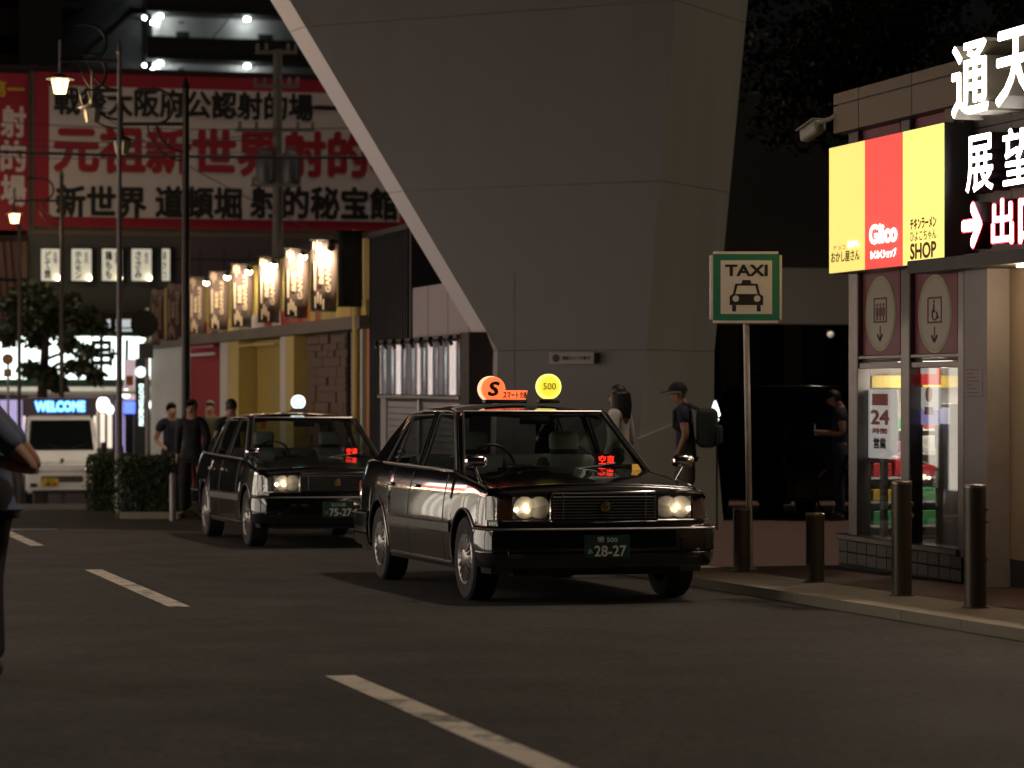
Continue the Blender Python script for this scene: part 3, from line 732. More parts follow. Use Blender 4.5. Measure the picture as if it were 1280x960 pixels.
# glass and maroon upper panels with oval pictograms
em('red_neon', (1, .05, .08), 5)
for pa, pb, pic in ((1072, 1125, 0), (1138, 1197, 1)):
    xa, xb = L_(pa, 500, .03)[0], L_(pb, 500, .03)[0]
    MB().box(xa, xb, .03, .036, zsill+.02, ztr-.066).build('window_pane', 'shop_glass', ki)
    up = MB().box(xa-.02, xb+.02, .02, .05, ztr+.046, zf0-.002).build('upper_panel', 'maroon', ki)
    cx = L_((1101, 1169)[pic], 393, .02)[0]; cz = L_((1101, 1169)[pic], 392, .02)[1]
    hw = (L_((1120, 1190)[pic], 400, .02)[0]-L_((1082, 1148)[pic], 400, .02)[0])/2; hh = .305
    def ell(a, b, y, nm, m): 
        MB().prism([(cx+a*cos(2*pi*k/40), cz+b*sin(2*pi*k/40)) for k in range(40)], y, y+.003).build(nm, m, up)
    ell(hw, hh, .0165, 'oval', 'oval_cream'); 
    for sc_ in (.93,):
        rr = MB(); rr.grid([[(cx+hw*q*cos(2*pi*k/40), .013, cz+hh*q*sin(2*pi*k/40)) for k in range(41)] for q in (.90, .94)]); rr.build('oval_line', 'oval_ring', up)
    def bxs(x0, x1, z0, z1, nm='pictogram'): return MB().box(cx+x0, cx+x1, .0125, .016, cz+z0, cz+z1).build(nm, 'maroon_ink', up)
    for q in ((-.13, .13, .115, .13), (-.13, .13, -.075, -.06), (-.13, -.115, -.06, .115), (.115, .13, -.06, .115)): bxs(*q)
    if pic == 0:
        for xx in (-.066, 0, .066):
            bxs(xx-.024, xx+.024, -.02, .05); bxs(xx-.012, xx+.012, -.055, -.021)
            MB().lathe([(.014, 0), (.014, .003)], 12, (cx+xx, .0125, cz+.07), 'Y').build('pictogram', 'maroon_ink', up)
    else:
        MB().lathe([(.013, 0), (.013, .003)], 12, (cx-.01, .0125, cz+.093), 'Y').build('pictogram', 'maroon_ink', up)
        MB().tube([(cx-.01, .0125, cz+.075), (cx-.005, .0125, cz+.015), (cx+.045, .0125, cz+.01), (cx+.06, .0125, cz-.035), (cx+.08, .0125, cz-.03)], .006, 5).build('pictogram', 'maroon_ink', up)
        MB().tube([(cx+.005+.045*cos(k*.35+2.2), .0125, cz-.005+.045*sin(k*.35+2.2)) for k in range(13)], .005, 5).build('pictogram', 'maroon_ink', up)
    bxs(-.007, .007, -.215, -.10); 
    for s in (1, -1): MB().tube([(cx, .0125, cz-.222), (cx+s*.05, .0125, cz-.17)], .007, 5).build('pictogram', 'maroon_ink', up)
# pillar with notice plate, recessed tan wall, tiles
xp0, xp1 = xr+.005, L_(1234, 500, -.06)[0]
xp0 = L_(1205.5, 500, -.06)[0]
MB().box(xp0, xp1, -.06, .45, gl(xp1)-.05, L_(1215, 318)[1]).build('pillar', 'stone_pillar', ki)
ax, az = L_(1206, 496, -.065); bx_, bz = L_(1228, 461, -.065)
MB().rbox(ax, bx_, -.068, -.0605, az, bz, .003, 1).build('notice_plate', 'stone_pillar', ki)
for k in range(7): MB().box(ax+.04, bx_-.05-.05*(k % 3), -.0705, -.0685, az+.03+k*.028, az+.036+k*.028).build('plate_line', 'maroon_ink', ki)
zt1 = L_(1250, 697, .12)[1]
MB().box(xp1+.003, L_(1246.5, 500, .12)[0], .12, .4, zt1, L_(1250, 322)[1]).build('tan_wall', 'tan_panel', ki)
MB().box(L_(1248, 500, .12)[0], XN, .12, .4, zt1, L_(1250, 322)[1]).build('tan_wall', 'tan_panel', ki)
p2_ = MB().box(xp1+.003, XN, .13, .4, gl(XN)-.1, zt1-.004).build('plinth', 'grout', ki)
tiles(xp1+.01, xp1+2.6, gl(xp1+1), zt1-.004, .13, p2_)
# upper wall behind the big letters
zl0 = L_(1250, 318)[1]; zl1 = L_(1250, 40)[1]
for k in range(8):
    xa = L_(1192, 200, .1)[0]+k*.55
    for j in range(3):
        za = zl0+(zf1-.02-zl0)*j/3; zb = zl0+(zf1-.02-zl0)*(j+1)/3
        MB().box(xa+.004, xa+.546, .05, .3, za+.004, zb-.004).build('wall_panel', 'panel_grey', ki)
MB().box(L_(1192, 200, .1)[0]-.08, XN, -.25, .3, zl0-.10, zl0-.004).build('canopy', 'soffit', ki)
MB().box(L_(1181, 200, -.06)[0], L_(1192, 200, -.06)[0], -.06, .3, zl0, zf0-.003).build('corner_trim', 'fascia_tan', ki)
MB().box(L_(1192, 200, -.06)[0]+.01, L_(1192, 200, -.06)[0]+.12, -.03, .049, zl0+.1, zf0-.05).build('cable_box', 'fascia_tan', ki)
em('downlight', (1, .80, .52), 22)
for k in range(3):
    x_ = L_(1296, 330, .0)[0]+k*1.1
    dl = MB().lathe([(.07, 0), (.07, .012)], 16, (x_, -.08, zl0-.118)).build('canopy_downlight', 'downlight', ki)
    dl_ = bpy.data.lights.new('downlight', 'POINT'); dl_.energy = 8; dl_.color = (1, .76, .46); dl_.shadow_soft_size = .06
    do_ = bpy.data.objects.new('downlight_light', dl_); COL.objects.link(do_); do_.parent = dl; do_.location = (x_, -.08, zl0-.19)
# backlit sign panel of three fields
NP = -.22
sx0, sx1 = L_(1037, 250, NP)[0], L_(1180, 250, NP)[0]
sz0, sz1 = (L_(1037, 343, NP)[1]+L_(1180, 327, NP)[1])/2, (L_(1037, 187, NP)[1]+L_(1180, 150, NP)[1])/2
sg = thing('shop_sign', 'backlit yellow, red and yellow sign box over the kiosk window', 'sign', (K.o.x, K.o.y, 0), K.rz)
MB().box(sx0, sx1, NP+.004, -.01, sz0, sz1).build('sign_box', 'frame_metal', sg)
em('sign_yellow', (1, .80, .20), .92); em('sign_lemon', (1, .92, .22), 1.0); em('sign_red', (1, .09, .07), .85)
em('sign_white', (1, .97, .93), 1.5)
W3 = (sx1-sx0)/3
fields = []
for k, m in enumerate(('sign_yellow', 'sign_red', 'sign_lemon')):
    fields.append(MB().box(sx0+W3*k+.002*(k > 0), sx0+W3*(k+1), NP-.003, NP+.003, sz0+.006, sz1-.006).build('sign_field', m, sg))
H = sz1-sz0; yy = NP-.007
def st(body, k, u_, v_, wd, ht, m, bold=.0, **kw):
    return text('lettering', body, sx0+W3*(k+u_), sz1-H*v_, W3*wd, H*ht, m, fields[k], yy, bold=bold, **kw)
mat('choco', (.10, .02, .008), .5)
mat('choco_red', (.28, .02, .01), .5)
st('おかし屋さん', 0, .47, .875, .80, .085, 'choco', .02)
st('おかし', 0, .70, .785, .32, .055, 'sign_white', .03)
st('チョコ', 0, .30, .80, .34, .035, 'choco_red', .0)
st('Glico', 1, .50, .735, .74, .155, 'sign_white', .05)
st('わくわくショップ', 1, .50, .89, .68, .07, 'sign_white', .05)
st('チキンラーメン', 2, .52, .70, .64, .085, 'choco_red', .035)
st('ひよこちゃん', 2, .52, .79, .64, .075, 'choco_red', .01)
st('SHOP', 2, .52, .90, .64, .12, 'choco_red', .03)
# big glowing letters
em('letter_white', (1, .97, 1), 7.0); mat('letter_side', (.42, .38, .27), .5); mat('letter_dark', (.05, .02, .025), .5)
def letter(ch, pa, pb, ya, yb, n, label, m='letter_white', side='letter_side', ext=.16, bold=.016, halo=None):
    xa, za = L_((pa), (ya[1]+ya[0])/2, n); xb, zb = L_((pb), (yb[1]+yb[0])/2, n)
    z_hi = (K.loc(pa, ya[0], n)[1]+K.loc(pb, yb[0], n)[1])/2; z_lo = (K.loc(pa, ya[1], n)[1]+K.loc(pb, yb[1], n)[1])/2
    t = thing('sign_letter', label, 'sign', (K.o.x, K.o.y, 0), K.rz, 'glowing letters on the kiosk')
    w_ = xb-xa
    text('letter_face', ch, (xa+xb)/2, (z_lo+z_hi)/2, w_, z_hi-z_lo, m, t, n-.004, bold=bold)
    text('letter_can', ch, (xa+xb)/2, (z_lo+z_hi)/2, w_*1.02, (z_hi-z_lo)*1.015, side, t, n, ext=ext, bold=bold)
    if halo:
        text('letter_rim', ch, (xa+xb)/2, (z_lo+z_hi)/2, w_*1.07, (z_hi-z_lo)*1.06, halo, t, n-.002, bold=bold+.02)
    MB().box((xa+xb)/2-.02, (xa+xb)/2+.02, n+ext-.01, .06, (z_lo+z_hi)/2-.02, (z_lo+z_hi)/2+.02).build('bracket', 'frame_metal', t)
letter('通', 1190, 1236, (60, 152), (44, 136), -.38, 'large glowing white character 通 at the top left of the kiosk', ext=.26)
letter('天', 1245, 1297, (42, 136), (26, 122), -.38, 'large glowing white character 天 at the right edge of the picture', ext=.26)
letter('展', 1208, 1242, (172, 243), (164, 236), -.15, 'smaller glowing white character 展 under the large ones', side='letter_dark', ext=.14, bold=.014)
letter('望', 1254, 1294, (162, 234), (154, 226), -.15, 'smaller glowing white character 望 beside the right picture edge', side='letter_dark', ext=.14, bold=.014)
letter('→', 1203, 1228, (254, 312), (251, 309), -.22, 'glowing red-rimmed arrow pointing right on the kiosk', 'letter_white', 'letter_dark', .14, .045, halo='red_neon')
letter('出', 1240, 1267, (250, 307), (247, 304), -.22, 'glowing red-rimmed character 出 after the arrow', 'letter_white', 'letter_dark', .14, .02, halo='red_neon')
letter('口', 1274, 1303, (248, 304), (246, 301), -.22, 'glowing red-rimmed character 口 cut by the right picture edge', 'letter_white', 'letter_dark', .14, .02, halo='red_neon')
# things inside the shop window
em('ceiling_tube', (1, .9, .7), 9)
cx0, cz0 = xl+.75, ztr-.02
lt = thing('ceiling_lamp', 'small bright ceiling lamp inside the kiosk window', 'lamp', (K.o.x, K.o.y, 0), K.rz)
MB().rbox(cx0-.12, cx0+.12, .25, .65, cz0-.02, cz0+.02, .01).build('diffuser', 'ceiling_tube', lt)
MB().rbox(cx0-.13, cx0+.13, .24, .66, cz0+.022, cz0+.05, .01).build('housing', 'frame_metal', lt)
il = bpy.data.lights.new('shop_lamp', 'POINT'); il.energy = 24; il.color = (1, .88, .72); il.shadow_soft_size = .12
io = bpy.data.objects.new('shop_lamp_light', il); COL.objects.link(io); io.parent = lt; io.location = (cx0+.15, .45, cz0-.15)
MB().box(xl+.14, xr+.08, .15, 3.88, ztr+.03, ztr+.05).build('shop_ceiling', 'white_cover', ki)
def board(px0, px1, py0, py1, n, m, name, label, cat, dep=.03):
    xa, za = K.loc(px0, py1, n); xb, zb = K.loc(px1, py0, n)
    t = thing(name, label, cat, (K.o.x, K.o.y, 0), K.rz)
    MB().rbox(xa, xb, n, n+dep, za, zb, .006, 1).build('board', m, t)
    return t, (xa+xb)/2, (za+zb)/2, xb-xa, zb-za
mat('poster_white', (.62, .60, .60), .6, var=.06); mat('poster_red', (.75, .03, .05), .5); mat('shelf_yellow', (.50, .36, .05), .5)
mat('poster_lilac', (.42, .38, .60), .5); em('poster_glow_red', (1, .05, .05), .7); em('poster_glow_lilac', (.55, .5, 1), .4); em('poster_glow_white', (1, .95, .9), .42, base=(.6, .58, .56))  # posters given a glow of their own in place of shop light
t, cx, cz, w_, h_ = board(1083, 1119, 487, 572, .07, 'poster_glow_white', 'poster_board', 'white backlit poster with a red number 24 behind the kiosk glass', 'poster')
yp = .064
text('lettering', '24', cx, cz+h_*.10, w_*.66, h_*.22, 'poster_red', t, yp, bold=.04)
text('lettering', '時間', cx, cz-h_*.10, w_*.5, h_*.085, 'poster_red', t, yp, bold=.04)
text('lettering', '営業', cx, cz-h_*.28, w_*.44, h_*.16, 'black_ink', t, yp, bold=.04)
MB().rbox(cx-w_*.27, cx+w_*.27, .062, .067, cz+h_*.27, cz+h_*.44, .002, 1).build('red_mark', 'poster_red', t)
MB().box(cx-.04, cx+.04, .08, .12, zsill-.02, cz-h_/2).build('stand', 'frame_metal', t)
# shelf along the end wall, full of packages
sf = thing('display_shelf', 'shelf of coloured packages with a yellow rail inside the kiosk', 'shelf', (K.o.x, K.o.y, 0), K.rz)
MB().box(xl+.121, xl+.135, .10, 3.85, zsill-.01, ztr+.02).build('shelf_back', 'poster_white', sf)
MB().box(xl+.136, xl+.42, .12, 3.0, ztr-.22, ztr-.12).build('yellow_rail', 'shelf_yellow', sf)
prod = [mat('pack_%d' % k, c, .5) for k, c in enumerate(((.5, .04, .05), (.6, .4, .05), (.1, .25, .5), (.6, .6, .56), (.1, .38, .14), (.45, .14, .4)))]
for j in range(6):
    zz = zsill+.10+j*.20
    if zz > ztr-.4: break
    MB().box(xl+.136, xl+.40, .12, 3.0, zz-.02, zz).build('shelf_board', 'poster_white', sf)
    for k in range(14):
        yy_ = .14+k*.2; hh = random.uniform(.08, .16)
        MB().rbox(xl+.26, xl+.39, yy_, yy_+.17, zz+.001, zz+hh, .006, 1).build('package', random.choice(prod), sf)
t, cx, cz, w_, h_ = board(1151, 1172, 459, 481, .06, 'poster_glow_red', 'shop_poster', 'red poster at the top of the right kiosk window', 'poster')
for s in (-1, 1): MB().box(cx+s*w_*.45, cx+s*.012, .052, .058, cz+h_*.12, cz+h_*.46).build('white_box', 'poster_glow_white', t)
t, cx, cz, w_, h_ = board(1151, 1173, 484, 511, .06, 'poster_glow_white', 'shop_poster', 'white poster with a red mark in the right kiosk window', 'poster')
MB().lathe([(.06, 0), (.06, .006)], 16, (cx, .052, cz+.03), 'Y').build('red_mark', 'poster_red', t); MB().box(cx-.08, cx+.08, .053, .058, cz-.13, cz-.07).build('red_mark', 'poster_red', t)
board(1151, 1171, 512, 531, .06, 'poster_glow_lilac', 'shop_poster', 'lilac poster below the white one in the kiosk window', 'poster')
mat('grey_box', (.16, .16, .16), .4)
t, cx, cz, w_, h_ = board(1168, 1190, 505, 560, .16, 'grey_box', 'vending_cabinet', 'dark grey cabinet in the right kiosk window', 'cabinet', .4)
MB().box(cx-w_/2, cx+w_/2, .17, .55, zsill-.02, cz-h_/2).build('base', 'grey_box', t)
MB().box(cx-w_*.4, cx+w_*.4, .153, .158, cz+h_*.05, cz+h_*.42).build('window', 'poster_glow_white', t)
# surveillance camera on the corner
c0 = K.loc(1036, 158, -.10); cc = thing('security_camera', 'white security camera on the kiosk corner', 'camera', (*K.world(xf0, -.05), zf0+.10), K.rz)
mat('cam_white', (.34, .31, .26), .5)
body = MB().rbox(-.46, -.10, -.20, -.09, -.06, .05, .03, 3); o = body.build('camera_body', 'cam_white', cc, 40); o.rotation_euler = (0, radians(-10), 0)
MB().rbox(-.50, -.12, -.215, -.075, .05, .062, .004, 1).build('sun_shield', 'cam_white', o)
MB().tube([(-.12, -.145, .0), (-.04, -.1, .02), (.03, -.06, .05)], .02, 8).build('mount', 'cam_white', cc)

# ------------------------------------------------------------------ bollards
mat('bollard_brown', (.085, .07, .055), .42, .5, var=.15, scale=5, stretch=(3, 3, .5)); mat('bollard_cap', (.38, .33, .28), .3, .9, var=.2)
def bollard(px, py, h, label, tall):
    d = 3831/(py-540); X = (px-HX)/F*d; z = ground_at(X, d)
    t = thing('bollard', label, 'bollard', (X, d, z), A, 'bollards along the kerb')
    r = .071
    MB().lathe([(r, -.05), (r, h-.022)], 28).build('post', 'bollard_brown', t, 40)
    MB().lathe([(r+.002, h-.022), (r+.003, h-.006), (r-.004, h), (.001, h+.004)], 28).build('cap', 'bollard_cap', t, 50)
    MB().lathe([(r+.018, 0), (r+.016, .006), (r+.001, .008)], 28).build('base_ring', 'bollard_brown', t, 50)
    if tall:
        for zz in (h*.80, h*.70, h*.40):
            ln = MB().lathe([(.014, 0), (.014, .012), (.008, .016)], 12, (0, 0, 0), 'Y')
            o = ln.build('chain_eye', 'dull_chrome', t, 40); o.location = (r*.72, -r*.72, zz); o.rotation_euler = (0, 0, radians(45+180)); 
    return t
bollard(927, 716, .525, 'short brown bollard beside the taxi sign pole', 0)
bollard(1019, 729, .525, 'short brown bollard standing alone before the dark passage', 0)
bollard(1127, 746, .80, 'tall brown bollard in front of the kiosk window', 1)
bollard(1219, 761, .80, 'tall brown bollard in front of the kiosk pillar', 1)
# ------------------------------------------------------------------ taxi stand sign
d = 3831/(713-540); X = (938-HX)/F*d
ts = thing('taxi_sign', 'square green and white TAXI stand sign on a slim pole', 'sign', (X, d, ground_at(X, d)), radians(1))
mat('sign_green', (.02, .22, .12), .4, var=.1); mat('sign_board_white', (.80, .76, .68), .45, var=.06); mat('pole_paint', (.42, .38, .32), .5, .2, var=.25, scale=14, bump=.2, bscale=30)
k = d/F; sz_ = 89*k; zb = at(0, 404, d).z-ts.location.z
dx = (932-938)*k
MB().tube([(0, 0, -.02), (dx, 0, zb+.3)], .026, 14).build('pole', 'pole_paint', ts, 40)
MB().lathe([(.06, 0), (.058, .012), (.03, .016)], 16).build('pole_foot', 'pole_paint', ts, 40)
bx0, bx1 = (887-938)*k, (976-938)*k
bm = bmesh.new(); bmesh.ops.create_cube(bm, size=1)
for v in bm.verts: v.co = Vector(((bx0+bx1)/2+v.co.x*(bx1-bx0), -.035+v.co.y*.11, zb+sz_/2+v.co.z*sz_))
bmesh.ops.bevel(bm, geom=[e for e in bm.edges if abs((e.verts[0].co-e.verts[1].co).y) > .05], offset=.03, segments=4, affect='EDGES')
sb = MB().bm(bm).build('sign_board', 'sign_board_white', ts, 30)
cx = (bx0+bx1)/2; cz = zb+sz_/2
MB().rbox(cx-sz_*.465, cx+sz_*.465, -.0935, -.0905, cz-sz_*.465, cz+sz_*.465, .0012, 1).build('green_field', 'sign_green', sb)
MB().rbox(cx-sz_*.36, cx+sz_*.36, -.0965, -.094, cz-sz_*.375, cz+sz_*.375, .001, 1).build('white_field', 'sign_board_white', sb)
text('lettering', 'TAXI', cx, cz+sz_*.235, sz_*.60, sz_*.165, 'black_ink', sb, -.099, bold=.035)
def pic(pts): MB().prism([(cx+a*sz_, cz+(b-.09)*sz_) for a, b in pts], -.0995, -.097).build('taxi_pictogram', 'black_ink', sb)
pic([(-.235, -.16), (.235, -.16), (.235, -.035), (.19, -.005), (-.19, -.005), (-.235, -.035)])
for s in (-1, 1):
    pic([(s*.20, -.25), (s*.145, -.25), (s*.145, -.161), (s*.20, -.161)])
    pic([(s*.19, -.004), (s*.155, -.004), (s*.125, .11), (s*.155, .14)])
    o = MB().lathe([(.045*sz_*1.0, 0), (.045*sz_, .002)], 18, (cx+s*.15*sz_, -.103, cz-.16*sz_), 'Y').build('headlight_dot', 'sign_board_white', sb)
pic([(-.155, .14), (.155, .14), (.125, .111), (-.125, .111)]); pic([(-.07, .141), (.07, .141), (.055, .19), (-.055, .19)])
# ------------------------------------------------------------------ shops along the street, behind the second taxi
S = vframe(8.6, 42)
mat('wall_yellow', (.55, .42, .12), .6, var=.12, scale=3); mat('wall_white', (.60, .57, .52), .6, var=.1, scale=2)
mat('red_wall', (.45, .02, .03), .5, var=.1); mat('dark_red', (.10, .01, .015), .5); mat('ochre', (.38, .28, .05), .55, var=.12, scale=2)
mat('shutter', (.30, .28, .30), .45, .4, var=.1); mat('stone_clad', (.14, .09, .06), .8, var=.3, scale=3); mat('black_clad', (.012, .012, .014), .5)
mat('dark_wall', (.06, .055, .07), .7, var=.15, scale=1); mat('pale_wall', (.40, .36, .38), .7, var=.1, scale=1)
mat('orange_stripe', (.45, .14, .03), .5); mat('green_stripe', (.10, .16, .06), .5); mat('brown_wall', (.05, .04, .035), .7)
mat('beam_brown', (.16, .13, .10), .7)
sh = thing('arcade_shop', 'yellow shopfront with red and ochre doorways and hanging banners', 'building', (S.o.x, S.o.y, 0), S.rz)
SL = lambda px, py=480, n=0: S.loc(px, py, n)
def sg_(x): return gz(S.world(x, 0).y)-.3
xF, xNr = SL(188)[0], SL(462)[0]
zT = SL(400, 302)[1]; zB = SL(400, 392)[1]; zD = SL(340, 424)[1]
MB().box(xF, xNr, 1.2, 3.4, sg_(xF), zT-.15).build('rear_block', 'dark_wall', sh)
MB().box(xF, xNr, .02, 1.19, zB+.12, zT-.12).build('upper_wall', 'wall_yellow', sh)
# coloured fascia blocks
cols = ['wall_white', 'wall_yellow', 'orange_stripe', 'wall_yellow', 'red_wall', 'wall_white', 'dark_red', 'wall_yellow', 'orange_stripe']
x = xF; k = 0
while x < xNr-.3:
    w_ = min(random.choice((.45, .6, .8)), xNr-x)
    MB().box(x, x+w_-.004, -.06, 1.1, zB-.12, zB+.118).build('fascia_block', cols[(k*4+k//3) % 9], sh); x += w_; k += 1
MB().box(xF, xNr, -.16, 1.1, zD+.03, zB-.124).build('awning_beam', 'beam_brown', sh)
# piers between the doorways
def pier(a, b, m, nm='pier'): return MB().box(SL(a)[0], SL(b)[0], 0, .6, sg_(SL(a)[0]), zD+.026).build(nm, m, sh)
pier(188, 214, 'wall_white'); pier(214, 236, 'wall_white'); pier(275, 284, 'wall_white'); pier(284, 298, 'wall_yellow'); pier(350, 357, 'wall_white'); pier(357, 367, 'wall_yellow'); pier(441, 452.5, 'wall_white'); pier(452.8, 457, 'green_stripe'); pier(457.3, 462, 'orange_stripe')
MB().cyl((SL(455)[0], -.12, sg_(0)), (SL(455)[0], -.12, zT), .06, n=12).build('drain_pipe', 'wall_yellow', sh, 40)
# red doorway
xa, xb = SL(237)[0], SL(274)[0]
MB().box(xa, xb, 1.0, 1.15, sg_(xa), zD).build('doorway_back', 'dark_red', sh)
MB().hexa([(xa, .03, sg_(xa)), (xa+.5, .98, sg_(xa)), (xa+.42, .98, sg_(xa)), (xa-.0, .1, sg_(xa))], [(xa, .03, zD), (xa+.5, .98, zD), (xa+.42, .98, zD), (xa-.0, .1, zD)]).build('red_panel', 'red_wall', sh)
MB().rbox(xa, xb, -.12, -.06, zD-.22, zD-.16, .01).build('door_rail', 'wall_white', sh); MB().rbox(xa, xb, -.12, -.06, zD-.06, zD, .01).build('door_rail', 'red_wall', sh)
# ochre doorway
xa, xb = SL(299)[0], SL(350)[0]
MB().box(xa, xa+(xb-xa)*.70, .35, 1.15, sg_(xa), zD-.1).build('ochre_panel', 'ochre', sh)
MB().box(xa+(xb-xa)*.70, xb, .75, 1.15, sg_(xa), zD-.1).build('doorway_back', 'shutter', sh)
MB().box(xa, xb, .3, 1.15, zD-.097, zD+.02).build('lintel', 'wall_yellow', sh)
MB().rbox(xa, xb, -.1, -.05, zD-.10, zD-.06, .01).build('door_rail', 'wall_yellow', sh)
MB().box(xa+.4, xa+.9, .335, .349, sg_(xa)+1.75, sg_(xa)+1.95).build('red_notice', 'red_wall', sh)
# stone panel of uneven blocks and a roller shutter
xa, xb = SL(368)[0], SL(416)[0]; z = sg_(xa); zt2 = zD+.025
MB().box(xa, xb, .25, 1.1, z, zt2).build('stone_backing', 'black_clad', sh)
while z < zt2-.02:
    h = min(random.uniform(.10, .18), zt2-z); x = xa
    while x < xb-.05:
        w_ = min(random.uniform(.35, .8), xb-x)
        MB().box(x+.006, x+w_-.006, .25-random.uniform(.01, .06), .26, z+.006, z+h-.006).build('stone_block', 'stone_clad', sh); x += w_
    z += h
xa, xb = SL(417)[0], SL(441)[0]; z = sg_(xa)
while z < zt2-.05:
    MB().box(xa, xb, .28, .31, z, z+.085).build('shutter_slat', 'shutter', sh); z += .095
MB().box(xa, xb, .32, 1.0, sg_(xa), zt2).build('shutter_back', 'dark_wall', sh)
# hanging banners and their spotlights
mat('banner_cloth', (.11, .072, .075), .8, var=.2, scale=4); mat('banner_ink', (.55, .42, .32), .7); mat('banner_unlit', (.02, .02, .022), .8)
em('spot_disc', (1, .86, .55), 14)
BF = [(190, 205, 360, 430), (209, 228, 353, 424), (237, 256, 347, 417), (262, 285, 340, 412), (290, 315, 331, 408), (323, 350, 322, 402), (356, 385, 312, 396), (389, 421, 301, 388), (423, 453, 290, 382)]
ordn = ['farthest', 'second farthest', 'third farthest', 'fourth farthest', 'middle', 'fourth nearest', 'third nearest', 'second nearest', 'nearest, unlit black']
for i, (a, b, ya, yb) in enumerate(BF):
    # the banner hangs square to the wall: it starts on the facade at column b and reaches out into the street
    xs_ = S.loc(b, n=-.05); d_ = S.d(b, -.05)
    wd = (b-a)/F*d_/CA*1.0; zt_ = CZ+(HY-ya)/F*d_; zb_ = CZ+(HY-yb)/F*d_
    P = S.world(xs_, -.05)
    t = thing('hanging_banner', f'{ordn[i]} vertical banner in the row hanging from the yellow shop', 'banner', (P.x, P.y, 0), A, 'banners hanging from the yellow shop')
    m = 'banner_unlit' if i == 8 else 'banner_cloth'; ink = 'black_ink' if i == 8 else 'banner_ink'  # shade on the unlit nearest banner is put into cloth and ink
    rows = [[(-wd*q, -.02*sin(q*5+i)*(1-r_)*.6, zt_-(zt_-zb_)*(1-r_)) for q in (0, .25, .5, .75, 1)] for r_ in (0, .33, .66, 1)]
    cl = MB().grid(rows).build('cloth', m, t, 60)
    md = cl.modifiers.new('thick', 'SOLIDIFY'); md.thickness = .006
    H_ = zt_-zb_
    for (q, z0, z1, w_) in ((.90, .02, .12, .05), (.78, .0, .20, .05), (.66, .03, .14, .05), (.86, .30, .72, .07), (.84, .80, .97, .06), (.74, .74, .90, .06), (.64, .78, .92, .06), (.54, .84, .99, .06)):
        MB().box(-wd*(q+w_/2), -wd*(q-w_/2), -.040, -.036, zt_-H_*z1, zt_-H_*z0).build('stripe', ink, t)
    text('lettering', 'BEE', -wd*.62, zt_-H_*.48, wd*.17, H_*.28, ink, t, -.04, bold=.03, rot=1)
    text('lettering', 'GANVILLE', -wd*.36, zt_-H_*.45, wd*.20, H_*.58, ink, t, -.04, bold=.03, rot=1)
    for zz in (zt_+.01, zb_-.01): MB().cyl((.05, 0, zz), (-wd-.02, 0, zz), .012, n=8).build('banner_arm', 'black_plastic', t)
    if i < 8:
        j = i+1; b2, y2 = BF[j][1], BF[j][2]
    if 2 <= i <= 7:
        # spotlight in front of this banner, on an arm from the wall
        lpx, lpy = ((258, 352), (284, 345), (311, 338), (342, 330), (379, 319), (414, 308))[i-2]; sx_ = S.loc(lpx, n=-.22); P2 = S.world(sx_, -.22); zz = CZ+(HY-lpy)/F*S.d(lpx, -.22)
        l = thing('spotlight', f'small spotlight shining on the {ordn[i]} banner', 'spotlight', (P2.x, P2.y, zz), A, 'spotlights over the banners')
        MB().lathe([(.03, .10), (.05, .085), (.06, .03), (.055, .025)], 16).build('lamp_housing', 'black_plastic', l, 40)
        MB().ball((0, -.01, -.02), .066, .066, .05).build('lamp_disc', 'spot_disc' if i < 7 else 'black_plastic', l, 40)
        MB().tube([(0, 0, .1), (.0, 0, .16), (.25, 0, .16)], .012, 6).build('lamp_arm', 'black_plastic', l)
        for c in l.children:
            if c.name.startswith('lamp_arm') is False: c.rotation_euler = (radians(38), 0, 0)
        ld = bpy.data.lights.new('spot', 'SPOT'); ld.energy = 85 if i < 7 else 100; ld.spot_size = radians(140); ld.spot_blend = .7; ld.color = (1, .84, .52); ld.shadow_soft_size = .05
        lo = bpy.data.objects.new('spot_light', ld); COL.objects.link(lo); lo.parent = l; lo.location = (0, .09, -.06); lo.rotation_euler = (radians(62), 0, radians(25))
# black clad annex, pale wall behind, stall with a vinyl curtain
an = thing('black_annex', 'narrow black ribbed building beside the yellow shop', 'building', (S.o.x, S.o.y, 0), S.rz)
xa, xb = SL(463)[0], SL(514)[0]; zz = SL(490, 292)[1]
MB().box(xa, xb, 0, 2.4, sg_(xa), zz).build('wall', 'black_clad', an)
me = MB().box(0, .05, -.03, .002, sg_(xa), zz).mesh('rib', 'black_clad')
for k in range(int((xb-xa)/.16)): o = link('rib', me, an); o.location = (xa+.05+k*.16, 0, 0)
MB().box(xa, xb, -.05, 2.42, zz+.003, zz+.08).build('parapet_cap', 'black_clad', an)
pw = thing('pale_shed', 'pale grey wall above the vinyl curtain stall', 'building', (S.o.x, S.o.y, 0), S.rz)
xa, xb = SL(516)[0], SL(594)[0]; zz = SL(550, 355, .0)[1]
MB().box(xa, xb, .0, .5, sg_(xa), zz).build('wall', 'pale_wall', pw); MB().box(xa, xb, .51, 1.4, sg_(xa), zz+3).build('upper_wall', 'dark_wall', pw)
for k in range(5): MB().box(xa+.9+k*1.1, xa+.908+k*1.1, -.004, .002, sg_(xa), zz).build('wall_joint', 'dark_wall', pw)
stl = thing('curtain_stall', 'shuttered stall with a shiny clear vinyl curtain', 'stall', (S.o.x, S.o.y, 0), S.rz)
xa, xb = SL(474, n=-.45)[0], SL(573, n=-.45)[0]; z1 = SL(520, 422, -.45)[1]; z0 = SL(520, 493, -.45)[1]
vin = mat('vinyl', (.66, .64, .74), .14, .6, var=.1, scale=3)
rows = []
